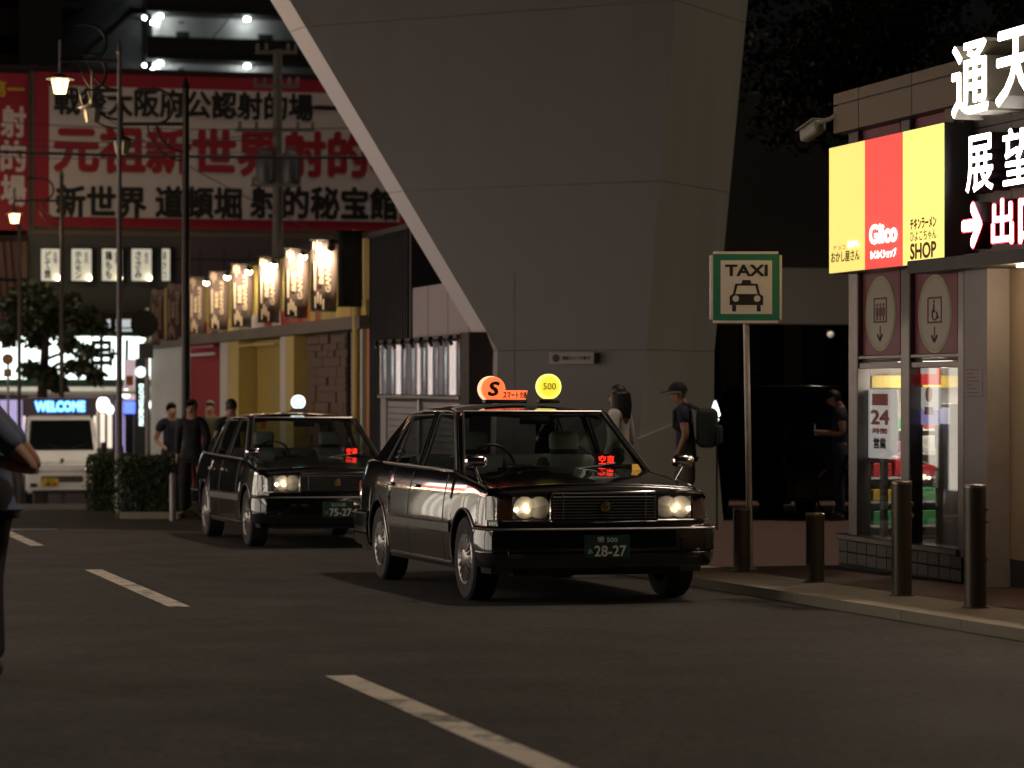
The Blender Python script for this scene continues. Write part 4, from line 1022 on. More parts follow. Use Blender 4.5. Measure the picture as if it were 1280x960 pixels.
for k in range(121):
    q = k/120; x = xa+(xb-xa)*q; y = -.45+.012*sin(q*47)+.012*sin(q*19+1)
    rows.append([(x, y+.0*r_, z0+(z1-.08-z0)*r_) for r_ in (0, .5, 1)])
MB().grid(rows).build('vinyl_curtain', vin, stl, 60)
MB().rbox(xa-.05, xb+.05, -.5, -.40, z1-.05, z1, .01).build('curtain_rail', 'frame_metal', stl)
for k in range(9): x = xa+.15+k*(xb-xa-.3)/8; MB().tube([(x, -.51, z1-.02), (x+.05, -.55, z1-.07), (x+.1, -.52, z1-.12)], .025, 6).build('curtain_hook', 'black_plastic', stl, 40)
MB().rbox(xa-.05, xb+.05, -.47, -.40, z0-.06, z0-.01, .01).build('rail', 'dull_chrome', stl)
z = sg_(xa)
while z < z0-.1:
    MB().box(xa+.3, xb-.05, -.40, -.37, z, z+.075).build('shutter_slat', 'shutter', stl); z += .085
MB().box(xa-.05, xa+.28, -.42, -.30, sg_(xa), z0-.06).build('post', 'pale_wall', stl)
MB().rbox(xa+2.3, xa+2.36, -.46, -.41, sg_(xa), z0-.06, .01).build('post', 'dull_chrome', stl)
MB().box(xa-.05, xb, -.36, -.02, sg_(xa), z1-.003).build('stall_box', 'brown_wall', stl)
MB().box(xb+.01, SL(600, n=-.3)[0], -.44, -.02, sg_(xa), z1+.02).build('side_wall', 'brown_wall', stl)
# ------------------------------------------------------------------ the building across the end of the street
B = uframe(66, 2)
BL = lambda px, py=480, n=0: B.loc(px, py, n)
bg_ = gz(B.o.y)-2.5
fb_ = thing('street_end_building', 'grey building at the street end with a lit white shop sign', 'building', (B.o.x, B.o.y, 0), B.rz)
mat('blue_grey', (.12, .13, .14), .7, var=.12, scale=1); mat('mauve_wall', (.16, .13, .155), .7, var=.1, scale=.7); mat('beam_brown', (.16, .13, .10), .7)
mat('window_dark', (.05, .055, .06), .2); em('sign_glow', (.86, 1, .93), 2.2); mat('awning_lit', (.55, .52, .45), .7)
mat('green_edge', (.03, .10, .05), .5); mat('roof_dark', (.03, .03, .03), .7)
xL, xR = BL(-60)[0], BL(640)[0]
zw0, zw1 = BL(200, 296)[1], BL(200, 85)[1]
MB().box(BL(36)[0], BL(203)[0], .12, 8, BL(100, 388)[1], zw0).build('upper_wall', 'blue_grey', fb_)
MB().box(BL(203.5)[0], xR, .10, 8, bg_, zw0).build('side_wall', 'mauve_wall', fb_)
for k in range(12): x = BL(203.5)[0]+.3+k*.62; MB().box(x, x+.03, .085, .102, BL(200, 400)[1], zw0-.3).build('wall_joint', 'dark_wall', fb_)
MB().box(BL(203.5)[0], xR, .08, .101, BL(300, 326)[1], BL(300, 326)[1]+.05).build('wall_rail', 'dark_wall', fb_)
MB().box(BL(34)[0], xR, -.1, 8, zw0+.003, zw0+.22).build('beam', 'beam_brown', fb_)
MB().box(xL, xR, .3, 8, zw0+.23, zw1+.0).build('banner_backing', 'roof_dark', fb_)
# windows under the lantern signs, white lit fascia, awning, lit shopfront
em('window_glow', (.9, .95, 1), .55, base=(.4, .42, .45))
for a, b in ((96, 124), (126, 141), (143, 168), (170, 188)):
    w_ = MB().box(BL(a)[0], BL(b)[0], .1, .14, BL(a, 426)[1], BL(a, 392)[1]).build('window', 'window_dark', fb_)
    MB().box(BL(a)[0]+.05, BL(b)[0]-.05, .09, .098, BL(a, 424)[1], BL(a, 399)[1]).build('pane', 'window_glow', w_)
    MB().box(BL(a)[0], BL(b)[0], .07, .089, BL(a, 411)[1], BL(a, 409)[1]).build('window_bar', 'window_dark', w_)
MB().box(BL(36)[0], BL(203)[0], .15, 8, bg_, BL(100, 388)[1]-.003).build('lower_wall', 'mauve_wall', fb_)
ws_ = thing('white_shop_sign', 'long glowing white fascia sign with brush lettering', 'sign', (B.o.x, B.o.y, 0), B.rz)
MB().box(BL(-40)[0], BL(213)[0], -.12, .10, BL(100, 474)[1], BL(100, 421)[1]).build('sign_box', 'sign_glow', ws_)
MB().box(BL(-40)[0], BL(213)[0], -.14, .10, BL(100, 420)[1], BL(100, 414)[1]).build('top_edge', 'green_edge', ws_)
MB().box(BL(-40)[0], BL(213)[0], -.14, .10, BL(100, 480)[1], BL(100, 475)[1]).build('bottom_edge', 'green_edge', ws_)
mat('brush_green', (.02, .05, .035), .7)
z_ = BL(120, 442)[1]
text('lettering', '串', BL(126)[0], z_, .55, .85, 'brush_green', ws_, -.126, bold=.03)
text('lettering', '+', BL(141)[0], z_, .25, .28, 'brush_green', ws_, -.126, bold=.03)
text('lettering', 'し', BL(166)[0], z_, .42, .7, 'brush_green', ws_, -.126, bold=.03)
text('lettering', 'ん', BL(201)[0], z_-.03, .42, .42, 'brush_green', ws_, -.126, bold=.03)
MB().hexa([(BL(-40)[0], -.9, BL(100, 493)[1]), (BL(213)[0], -.9, BL(100, 493)[1]), (BL(213)[0], .1, BL(100, 493)[1]), (BL(-40)[0], .1, BL(100, 493)[1])], [(BL(-40)[0], -.85, BL(100, 489)[1]), (BL(213)[0], -.85, BL(100, 489)[1]), (BL(213)[0], .1, BL(100, 481)[1]), (BL(-40)[0], .1, BL(100, 481)[1])]).build('awning', 'awning_lit', fb_)
em('front_warm', (1, .85, .66), 1.1, base=(.5, .45, .4)); em('front_white', (1, .98, .92), 3.5); em('front_blue', (.12, .22, 1), 1.6); em('front_red', (1, .12, .05), 1.6); em('front_lilac', (.6, .5, .9), .7, base=(.4, .38, .5))
for k, (a, b, y0, y1, m) in enumerate(((122, 140, 505, 560, 'front_warm'), (146, 154, 500, 580, 'front_lilac'), (156, 169, 520, 590, 'front_lilac'), (187, 199, 505, 570, 'front_warm'), (200, 213, 497, 580, 'wall_white'), (0, 30, 500, 560, 'front_lilac'), (30, 120, 498, 600, 'front_warm'))):
    MB().box(BL(a)[0], BL(b)[0], .05, .13, BL(a, y1)[1], BL(a, y0)[1]).build('shopfront_panel', m, fb_)
for k in range(9):
    x = BL(122+k*9)[0]; MB().box(x, x+.06, -.02, .045, bg_, BL(100, 494)[1]).build('shopfront_post', 'frame_metal', fb_)
for px, py, r, m, lab in ((129, 506, .16, 'front_white', 'bright white lantern under the awning beside the WELCOME sign'), (193, 506, .13, 'front_white', 'round white lantern under the awning right of the black column sign'), (209.5, 506, .10, 'front_red', 'small red lantern at the right end of the awning'), (157.5, 492, .10, 'front_white', 'small pale lantern above the blue screen'), (137, 512, .10, 'front_white', 'second small white lantern below the bright one')):
    x, z = BL(px, py, -.6)
    l = thing('paper_lantern', lab, 'lantern', (*B.world(x, -.6), z), B.rz)
    MB().lathe([(r*.5, -r*1.1), (r*.9, -r*.6), (r, 0), (r*.9, r*.6), (r*.5, r*1.1)], 16).build('paper_shade', m, l, 40)
    MB().lathe([(r*.5, r*1.1), (r*.5, r*1.3)], 12).build('top_ring', 'black_plastic', l); MB().lathe([(r*.5, -r*1.3), (r*.5, -r*1.1)], 12).build('bottom_ring', 'black_plastic', l)
    MB().cyl((0, 0, r*1.3), (0, 0, r*1.3+.3), .008, n=5).build('cord', 'black_plastic', l)
x0, z0 = BL(155.5, 517, -.4); x1, z1 = BL(169, 502, -.4)
bs = thing('blue_screen', 'small glowing blue sign left of the black column sign', 'sign', (B.o.x, B.o.y, 0), B.rz)
MB().box(x0, x1, -.4, -.3, z0, z1).build('screen', 'front_blue', bs); MB().box(x0+.03, x1-.03, -.3, -.28, bg_, z0).build('stand', 'black_plastic', bs)
x0, z0 = BL(155.5, 500, -.35); x1, z1 = BL(169, 449, -.35)
ps = thing('poster_sign', 'tall pinkish poster sign above the blue screen', 'sign', (B.o.x, B.o.y, 0), B.rz)
em('poster_pink', (.9, .65, .7), .5, base=(.5, .4, .4))
MB().box(x0, x1, -.34, -.26, z0, z1).build('panel', 'poster_pink', ps); MB().box(x0+.05, x1-.05, -.346, -.341, z0+.35, z0+.6).build('print', 'orange_stripe', ps); MB().box((x0+x1)/2-.02, (x0+x1)/2+.02, -.26, .2, z1-.2, z1-.1).build('bracket', 'frame_metal', ps)
# lantern boards with menu words and their lamps
em('board_paper_glow', (1, .95, .75), .42, base=(.6, .57, .45)); em('board_spot', (1, .88, .55), 9)  # menu paper itself glows in place of its lamp's light
for k, (a, b, w1, w2) in enumerate(((51, 75, 'ど\nて\n焼', '名\n物'), (89, 114, 'ホ\nル\nモ\nン', '名\n代'), (127, 152, '鶏\nも\nも', '国\n産'), (164, 189, 'さ\nさ\nみ', '本\n日'), (202, 212, '串\nか\nつ', ''))):
    xa, xb = BL(a)[0], BL(b)[0]; z1, z0 = BL(a, 311)[1], BL(a, 351)[1]
    t = thing('menu_board', ['leftmost lit menu board in the row', 'second lit menu board from the left, four characters tall', 'third lit menu board, partly behind the grey pole', 'fourth lit menu board from the left, clear of the poles', 'narrow lit menu board at the right end of the row'][k], 'sign', (B.o.x, B.o.y, 0), B.rz, 'menu boards over the far shop')
    MB().box(xa, xb, -.05, .1, z0, z1).build('board', 'board_paper_glow', t)
    for q in ((xa-.03, xa, z0-.03, z1+.03), (xb, xb+.03, z0-.03, z1+.03), (xa, xb, z1, z1+.03), (xa, xb, z0-.03, z0)): MB().box(q[0], q[1], -.06, .1, q[2], q[3]).build('frame', 'black_plastic', t)
    text('lettering', w1, xa+(xb-xa)*.34, (z0+z1)/2, (xb-xa)*.34, (z1-z0)*.86, 'black_ink', t, -.054, bold=.03)
    if w2: text('lettering', w2, xa+(xb-xa)*.74, z1-(z1-z0)*.28, (xb-xa)*.20, (z1-z0)*.36, 'red_ink', t, -.054, bold=.02)
    if k < 4:
        MB().ball((xb-.06, -.12, z0+.07), .06).build('lamp', 'board_spot', t, 40); MB().tube([(xb-.06, -.12, z0+.0), (xb-.06, -.1, z0-.12), (xb-.06, .05, z0-.12)], .012, 6).build('lamp_arm', 'black_plastic', t)
# the great red and white banner
mat('banner_white', (.66, .60, .61), .6, var=.08, scale=.8); mat('banner_red', (.36, .014, .04), .6, var=.1, scale=.8)
bb = thing('shooting_gallery_banner', 'huge white banner with red border and brush lettering on the far building', 'banner', (B.o.x, B.o.y, 0), B.rz)
xa, xb = BL(42)[0], BL(512)[0]; z1 = BL(42, 90)[1]; z0 = BL(200, 290)[1]
MB().box(xa, xb, -.1, .29, z0, z1).build('border', 'banner_red', bb)
za, zb2 = BL(200, 273)[1], BL(200, 111)[1]
MB().box(BL(61)[0], BL(498)[0], -.112, -.101, za, zb2).build('white_field', 'banner_white', bb)
def bt_(s, a, b, ya, yb, m, bold):
    mid = (a+b)/2
    text('lettering', s, BL(mid)[0], (BL(mid, ya)[1]+BL(mid, yb)[1])/2, BL(b)[0]-BL(a)[0], BL(mid, ya)[1]-BL(mid, yb)[1], m, bb, -.118, bold=bold)
bt_('戦後大阪府公認射的場一', 69, 425, 113, 149, 'black_ink', .038)
bt_('元祖新世界射的場', 70, 520, 161, 221, 'red_ink', .045)
bt_('新世界', 69, 183, 232, 273, 'black_ink', .04); bt_('道頓堀', 193, 302, 233, 274, 'black_ink', .04); bt_('射的秘宝館', 312, 497, 233, 275, 'black_ink', .04)
vb = thing('vertical_red_sign', 'red vertical sign with white characters 射的場 at the left edge', 'sign', (B.o.x, B.o.y, 0), B.rz)
MB().box(BL(-22)[0], BL(36)[0], -.12, .29, BL(10, 288)[1], BL(10, 92)[1]).build('panel', 'banner_red', vb)
MB().box(BL(36.5)[0], BL(38.5)[0], -.16, .29, BL(10, 290)[1], BL(10, 88)[1]).build('edge_post', 'green_edge', vb); MB().box(BL(39.5)[0], BL(41.5)[0], -.16, .29, BL(10, 290)[1], BL(10, 88)[1]).build('edge_post', 'blue_grey', vb)
mat('sign_pink', (.7, .62, .64), .6)
for ch, ya, yb in (('射', 133, 172), ('的', 176, 215), ('場', 219, 258)):
    text('lettering', ch, BL(16)[0], (BL(16, ya)[1]+BL(16, yb)[1])/2, .62, (yb-ya)/F*66, 'sign_pink', vb, -.126, bold=.035)
mat('sign_gold', (.65, .48, .03), .6)
text('lettering', '第一', BL(8)[0], BL(8, 112)[1], .85, .42, 'sign_gold', vb, -.126, bold=.03)
lb = thing('left_end_building', 'reddish building with dim brown sign panels at the left edge', 'building', (B.o.x, B.o.y, 0), B.rz)
mat('brick_dim', (.19, .10, .085), .7, var=.2, scale=1.5)
for ya, yb in ((302, 348), (352, 398)): MB().box(BL(-25)[0], BL(34)[0], -.05, .3, BL(10, yb)[1], BL(10, ya)[1]).build('sign_panel', 'brick_dim', lb)
MB().box(BL(-60)[0], BL(35.5)[0], .31, 8, bg_, zw0).build('wall', 'brown_wall', lb)
MB().box(BL(28)[0], BL(40)[0], -.04, .1, BL(30, 410)[1], BL(30, 385)[1]).build('warm_window', em('warm_win', (.9, .6, .25), .3, base=(.4, .3, .15)), lb)
for k in range(4): MB().tube([(BL(-5+9*k)[0], -.06, BL(0, 300)[1]), (BL(3+9*k)[0], -.06, BL(0, 400)[1])], .025, 5).build('brace', 'black_plastic', lb)
# WELCOME board
wb = thing('welcome_sign', 'mauve board with glowing blue WELCOME lettering above the white van', 'sign', (B.o.x, B.o.y, 0), B.rz)
NW = -5.2
xa, z0 = BL(29, 520, NW); xb, z1 = BL(121, 497, NW)
MB().rbox(xa, xb, NW, NW+.25, z0, z1, .02).build('board', 'mauve_wall', wb)
em('led_blue', (.06, .35, 1), 2.6); em('led_core', (.35, .75, 1), 2.2)
text('lettering', 'WELCOME', BL(75, 508, NW)[0], BL(75, 508, NW)[1], BL(107, 0, NW)[0]-BL(43, 0, NW)[0], .27, 'led_blue', wb, NW-.004, bold=.10)
text('lettering', 'WELCOME', BL(75, 508, NW)[0], BL(75, 508, NW)[1], (BL(107, 0, NW)[0]-BL(43, 0, NW)[0])*.97, .22, 'led_core', wb, NW-.012, bold=.02)
for x in (xa+.1, xb-.1): MB().cyl((x, NW+.12, bg_), (x, NW+.12, z0), .04, n=8).build('leg', 'frame_metal', wb)

# ------------------------------------------------------------------ apartment block far behind
Ap = uframe(150, -2); AL = lambda px, py=480, n=0: Ap.loc(px, py, n)
ab = thing('apartment_block', 'tall apartment block with lit open corridors above the banner', 'building', (Ap.o.x, Ap.o.y, 0), Ap.rz)
mat('apt_white', (.55, .54, .53), .7, var=.08, scale=.5); mat('apt_dark', (.03, .03, .031), .7, var=.15, scale=.3); mat('apt_beige', (.20, .15, .12), .7, var=.1, scale=.4); mat('apt_mid', (.10, .10, .10), .7, var=.1)
em('corridor_lamp', (.9, 1, .97), 55)
xa, xb = AL(184)[0], AL(420)[0]
zf = [AL(260, 106)[1], AL(260, 47)[1], AL(260, -12)[1], AL(260, 165)[1]]
for z in zf:
    MB().box(xa, xb, 0, .2, z-1.05, z+.0).build('parapet', 'apt_dark', ab)
    MB().box(xa, xb, .2, 1.9, z-1.1, z-1.0).build('corridor_slab', 'apt_mid', ab)
    MB().box(xa, xb, 0, 1.9, z+1.38, z+1.72).build('corridor_beam', 'apt_dark', ab)
    MB().box(AL(205)[0], xb, 1.9, 8, z-1.0, z+1.38).build('wall', 'apt_white', ab)
    MB().box(AL(226)[0], AL(243)[0], 1.86, 1.898, z-1.0, z+.55).build('door', 'apt_dark', ab)
    MB().box(AL(330)[0], AL(348)[0], 1.86, 1.898, z-1.0, z+.55).build('door', 'apt_dark', ab)
    MB().rbox(AL(229)[0], AL(236)[0], 1.85, 1.899, z+1.0, z+1.12, .02).build('vent', 'apt_mid', ab)
    for px in (200, 309):
        x = AL(px, n=1.1)[0]; MB().rbox(x-.14, x+.14, 1.0, 1.25, z+1.2, z+1.34, .04).build('corridor_lamp', 'corridor_lamp', ab)
    for px, dz in ((180.5, .55), (190.5, .30)):
        x = AL(px, n=.5)[0]; MB().ball((x, .5, z+dz+.5), .09).build('stair_lamp', 'corridor_lamp', ab)
    MB().box(AL(195)[0], AL(205)[0], 1.5, 8, z-1.0, z+1.38).build('wall', 'apt_white', ab)
MB().box(AL(24)[0], AL(78)[0], .2, 8, 0, 34).build('stair_tower', 'apt_dark', ab)
MB().box(AL(-60)[0], AL(23)[0], .6, 8, 0, AL(10, 78)[1]-.0).build('side_wing', 'apt_beige', ab)
MB().box(AL(-60)[0], AL(23)[0], .5, 8, AL(10, 42)[1], AL(10, 8)[1]).build('balcony_wall', 'apt_beige', ab)
MB().box(AL(-60)[0], AL(23)[0], 1.5, 8, AL(10, 78)[1], 34).build('balcony_recess', 'apt_dark', ab)
MB().box(AL(-60)[0], AL(23)[0], .5, 8, AL(10, 100)[1], AL(10, 66)[1]).build('balcony_wall', 'apt_beige', ab)
MB().box(AL(78)[0], AL(184)[0], 2.2, 8, 0, 34).build('stairwell_wall', 'apt_dark', ab)
for q in range(4):
    y0 = 118-60*q
    for s0, s1 in (((105, y0-55), (165, y0-108)),):
        (p0, q0), (p1, q1) = s0, s1
        a_ = AL(p0, q0); b_ = AL(p1, q1)
        MB().hexa([(a_[0], .3, a_[1]-.35), (b_[0], .3, b_[1]-.35), (b_[0], 1.6, b_[1]-.35), (a_[0], 1.6, a_[1]-.35)], [(a_[0], .3, a_[1]+.1), (b_[0], .3, b_[1]+.1), (b_[0], 1.6, b_[1]+.1), (a_[0], 1.6, a_[1]+.1)]).build('stair_flight', 'apt_dark', ab)
        MB().tube([(a_[0], .3, a_[1]+.95), (b_[0], .3, b_[1]+.95)], .05, 5).build('handrail', 'apt_dark', ab)
        MB().box(a_[0]-1.3, a_[0], .3, 2.1, a_[1]-.3, a_[1]+.08).build('landing', 'apt_dark', ab); MB().box(b_[0], b_[0]+.9, .3, 2.1, b_[1]-.3, b_[1]+.08).build('landing', 'apt_dark', ab)
# ------------------------------------------------------------------ dark passage right of the tower leg
Dk = uframe(46, 8); DL = lambda px, py=480, n=0: Dk.loc(px, py, n)
db = thing('dark_building', 'dark concrete building behind the taxi sign', 'building', (Dk.o.x, Dk.o.y, 0), Dk.rz)
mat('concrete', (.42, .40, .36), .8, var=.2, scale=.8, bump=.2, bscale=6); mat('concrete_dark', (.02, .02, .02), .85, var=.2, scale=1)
xa, xb = DL(700)[0], DL(1400)[0]; g0 = gz(Dk.o.y)-.6
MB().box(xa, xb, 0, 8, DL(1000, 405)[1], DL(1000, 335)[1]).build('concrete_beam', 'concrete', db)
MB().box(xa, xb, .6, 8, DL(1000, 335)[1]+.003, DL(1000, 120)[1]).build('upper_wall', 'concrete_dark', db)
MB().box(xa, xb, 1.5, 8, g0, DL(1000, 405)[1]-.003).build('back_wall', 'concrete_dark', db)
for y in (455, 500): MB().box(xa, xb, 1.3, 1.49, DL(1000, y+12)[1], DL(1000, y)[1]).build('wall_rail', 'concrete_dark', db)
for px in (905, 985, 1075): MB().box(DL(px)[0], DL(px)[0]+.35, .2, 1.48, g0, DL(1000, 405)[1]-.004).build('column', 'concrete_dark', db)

# ------------------------------------------------------------------ shops on the left side of the street (seen in the taxi's doors and the kiosk glass; the nearest is added for front light)
Lf = Frame(*uv(40, -4.6), A+pi/2)
em('glint_bulb', (1, .8, .5), 40); em('lit_window', (1, .90, .76), 2.2); em('lit_red', (1, .05, .05), 2); em('lit_fascia', (1, .94, .88), 3.6)
names = [('added_tea_shop', 'tea shop with a white lit fascia left of the camera', 'lit_fascia', 'lit_fascia'), ('souvenir_shop', 'souvenir shop with red and white lit fascia across the street', 'lit_red', 'lit_fascia'), ('noodle_shop', 'noodle shop with a white lit fascia across the street', 'lit_fascia', 'lit_red'), ('drug_store', 'drug store with a bright shop window across the street', 'lit_red', 'lit_fascia'), ('fried_food_shop', 'fried food shop with a red lit fascia across the street', 'lit_fascia', 'lit_red')]
for k, (nm, lab, m1, m2) in enumerate(names):
    t = thing(nm, lab, 'building', (Lf.o.x, Lf.o.y, 0), Lf.rz)
    a = -25+k*9.0; b = a+8.6; g0 = -1.6
    MB().box(a, b, 1.5, 8, g0, 7).build('back_block', 'dark_wall', t)
    for q in (a, (a+b)/2-.15, b-.3): MB().box(q, q+.3, 0, 1.49, g0, 3.0).build('pier', 'wall_white', t)
    MB().box(a, b, -.2, 1.49, 3.003, 4.1).build('fascia', 'dark_wall', t)
    MB().box(a+.2, b-.2, -.28, -.203, 3.55, 4.0).build('lit_sign', m1, t); MB().box(a+.2, b-.2, -.28, -.203, 3.1, 3.5).build('lit_sign', m2, t)
    for q in (a+.32, (a+b)/2+.17):
        MB().box(q, q+3.9, .4, .45, g0+.9, 2.6).build('lit_window', 'lit_window', t)
        for j in range(5): MB().box(q+j*.95, q+j*.95+.08, .3, .398, g0, 2.7).build('window_bar', 'black_plastic', t)
        MB().box(q, q+3.9, .3, .8, g0, g0+.88).build('counter', ('red_wall', 'ochre')[k % 2], t)
    MB().box(a, b, .1, 8.1, 4.103, 7.2).build('upper_floor', 'dark_wall', t)
    for j in range(9): MB().ball((a+.5+j*.95, -.55, 2.95), .07, nu=10, nv=6).build('glint_bulb', 'glint_bulb', t, 40)  # unseen bulbs added to put glints on the car bodies

ql = at(1038, 418, 47.6); em('passage_globe', (1, .9, .75), .12)
pl_ = thing('passage_lamp', 'dim round lamp under the concrete beam in the dark passage', 'lamp', (ql.x, ql.y, ql.z))
MB().ball((0, 0, 0), .06).build('globe', 'passage_globe', pl_, 40); MB().tube([(0, 0, .05), (0, .5, .1), (0, 1.4, .1)], .012, 6).build('lamp_arm', 'black_plastic', pl_)
pq = bpy.data.lights.new('passage_lamp', 'POINT'); pq.energy = 6; pq.color = (1, .9, .75); pq.shadow_soft_size = .08
po = bpy.data.objects.new('passage_light', pq); COL.objects.link(po); po.parent = pl_; po.location = (-.3, -.5, .25)
# ------------------------------------------------------------------ lamp posts, poles, cables
mat('pole_black', (.015, .015, .016), .45, .3); mat('pole_grey', (.20, .19, .20), .45, .4, var=.15, scale=8); mat('cable', (.01, .01, .01), .6)
em('lantern_lit', (1, .72, .30), 5); mat('lantern_off', (.5, .43, .32), .4); mat('pole_brown', (.07, .055, .05), .5, .2)
def lantern(par, x, z, lit, col='pole_black', y=0, s=1.0):
    R = .125*s
    o = MB().lathe([(R*.62, -R*1.25), (R*.72, -R*1.2), (R*1.02, R*.35)], 6, (x, y, z)).build('lantern_glass', 'lantern_lit' if lit else 'lantern_off', par)
    MB().lathe([(R*1.7, R*.36), (R*1.65, R*.45), (R*.9, R*.75), (R*.3, R*1.0), (R*.2, R*1.7)], 12, (x, y, z)).build('lantern_roof', col, o, 40)
    for k in range(6):
        a = 2*pi*k/6; MB().tube([(x+R*.70*cos(a), y+R*.70*sin(a), z-R*1.22), (x+R*1.04*cos(a), y+R*1.04*sin(a), z+R*.36)], R*.07, 4).build('lantern_bar', col, o)
    if lit:
        l = bpy.data.lights.new('lantern', 'POINT'); l.energy = 40; l.color = (1, .70, .34); l.shadow_soft_size = .1
        lo = bpy.data.objects.new('lantern_light', l); COL.objects.link(lo); lo.parent = par; lo.location = (x, y, z-R*2.2)
def arc(cx, cz, r, a0, a1, n=10): return [(cx+r*cos(a0+(a1-a0)*k/n), 0, cz+r*sin(a0+(a1-a0)*k/n)) for k in range(n+1)]
def lamppost(px, d, top, wpx, label, arms, m):
    """arms: (lamp column, lamp row, arm row, lit)"""
    X = (px-HX)/F*d; g0 = gz(d); t = thing('street_lamp', label, 'street lamp', (X, d, g0), 0, 'old-style lantern street lamps')
    k = d/F; zr = lambda y: CZ+(HY-y)*k-g0; xr_ = lambda x: (x-px)*k
    r = wpx*k/2
    MB().tube([(0, 0, -.3), (0, 0, 1.0), (0, 0, 1.02), (0, 0, zr(top))], [r*1.45, r*1.4, r, r*.75], 12).build('pole', m, t, 40)
    MB().lathe([(r*.75, 0), (r*1.1, .03), (r*.8, .07), (.005, .22)], 12, (0, 0, zr(top))).build('finial', m, t, 40)
    for lx, ly, ay, lit in arms:
        xl_, zl_, za_ = xr_(lx), zr(ly), zr(ay); rr = .16
        MB().tube([(0, 0, za_), (xl_, 0, za_)], .028, 8).build('bracket_arm', 'pole_black', t, 40)
        MB().tube(arc(-.45, za_+.26, .26, -pi/2, pi/2, 10)+[(-.55, 0, za_+.52), (xl_*.75, 0, za_+.52)], .024, 8).build('bracket_scroll', 'pole_black', t, 50)
        MB().tube(arc(-.02, za_, .42, pi, 1.5*pi, 8), .02, 6).build('bracket_brace', 'pole_black', t, 50)
        MB().tube(arc(-.02, za_, .55, pi, 1.5*pi, 8), .014, 6).build('bracket_brace', 'pole_black', t, 50)
        MB().cyl((xl_, 0, za_+.30), (xl_, 0, zl_+.15), .022, n=8).build('lantern_rod', m, t)
        lantern(t, xl_, zl_, lit, m)
lamppost(232, 40, 112, 11, 'thick black lamp post with an unlit lantern, left of the yellow shop', [(152, 180, 155, False)], 'pole_black')
lamppost(149, 38.5, 68, 7.5, 'slim grey lamp post in front of the hedge with two lanterns', [(115, 140, 113, False), (75, 103, 76, True)], 'pole_grey')
lamppost(77, 61.8, 222, 6.5, 'brown lamp post behind the tree with a lit lantern', [(18, 270, 251, True)], 'pole_brown')
# bare brown pole, round sign seen from behind, black column sign, convex mirror
def stick(px, d, y0, wpx, name, label, cat, m):
    X = (px-HX)/F*d; g0 = gz(d); t = thing(name, label, cat, (X, d, g0)); k = d/F
    MB().tube([(0, 0, -.3), (0, 0, CZ+(HY-y0)*k-g0)], wpx*k/2, 10).build('pole', m, t, 40); return t, k, g0
t, k, g0 = stick(24, 60, 285, 5, 'bare_pole', 'thin brown pole at the left edge, below the lit lantern', 'pole', 'pole_brown')
MB().lathe([(.06, 0), (.05, .08), (.01, .12)], 10, (0, 0, CZ+(HY-285)*k-g0)).build('pole_cap', 'pole_brown', t)
t, k, g0 = stick(184, 52, 385, 4.5, 'traffic_sign', 'round traffic sign seen from behind, with a small plate below', 'sign', 'pole_grey')
zc = CZ+(HY-405)*k-g0
MB().lathe([(.27, 0), (.27, .02), (.24, .03)], 28, (-.05, -.07, zc), 'Y').build('sign_disc', mat('sign_back', (.012, .012, .012), .95, spec=.1), t, 40)
MB().box(-.16, .12, -.06, -.04, CZ+(HY-448)*k-g0, CZ+(HY-429)*k-g0).build('sub_plate', 'black_plastic', t)
MB().tube([(0, 0, CZ+(HY-500)*k-g0), (.0, 0, CZ+(HY-470)*k-g0)], .05, 8).build('clamp', 'pole_grey', t)
d = 56; X = (177-HX)/F*d; g0 = gz(d); k = d/F
t = thing('column_sign', 'slim black column sign with a white disc and vertical white lettering', 'sign', (X, d, g0))
MB().box(-.125, .11, -.06, .06, -.2, CZ+(HY-448)*k-g0).build('column', 'black_plastic', t)
em('column_white', (.8, 1, .98), 1.6)
MB().lathe([(.115, 0), (.115, .02)], 24, (-.01, -.085, CZ+(HY-465)*k-g0), 'Y').build('white_disc', 'column_white', t)
text('lettering', 'DOTONBORI', -.0, CZ+(HY-506)*k-g0, .10, 52*k, 'column_white', t, -.065, bold=.04, rot=-1)
t, k, g0 = stick(10, 48, 452, 3, 'convex_mirror', 'round orange-backed traffic mirror at the left edge', 'mirror', 'pole_grey')
mat('mirror_orange', (.30, .17, .08), .5)
MB().lathe([(.10, 0), (.10, .03), (.06, .06)], 20, (0, -.05, CZ+(HY-449)*k-g0), 'Y').build('mirror_shell', 'mirror_orange', t, 40)
MB().box(-.07, .07, -.05, -.02, CZ+(HY-471)*k-g0, CZ+(HY-461)*k-g0).build('name_plate', 'mirror_orange', t)
# utility pole with transformers in front of the banner
d = 61; X = (347-HX)/F*d; g0 = gz(d); k = d/F
t = thing('utility_pole', 'concrete utility pole with two transformers in front of the banner', 'utility pole', (X, d, g0))
mat('pole_concrete', (.17, .165, .15), .8, var=.2); mat('transformer', (.12, .125, .14), .5, .3, var=.2)
zr = lambda y: CZ+(HY-y)*k-g0
MB().tube([(0, 0, -.3), (0, 0, zr(62))], [.15, .10], 12).build('pole', 'pole_concrete', t, 40)
for x in (-.28, .30):
    o = MB().lathe([(.17, 0), (.20, .05), (.20, .62), (.17, .70), (.08, .74)], 16, (x, -.12, zr(230))).build('transformer', 'transformer', t, 40)
    for q in range(3): MB().lathe([(.025, 0), (.04, .03), (.025, .06), (.04, .09), (.02, .13)], 8, (x-.1+.1*q, -.12, zr(230)+.72)).build('bushing', 'pole_concrete', o)
    for q in range(8): a = 2*pi*q/8; MB().box(x+.19*cos(a)-.015, x+.23*cos(a)+.015, -.12+.19*sin(a)-.015, -.12+.23*sin(a)+.015, zr(230)+.08, zr(230)+.58).build('cooling_fin', 'transformer', o)
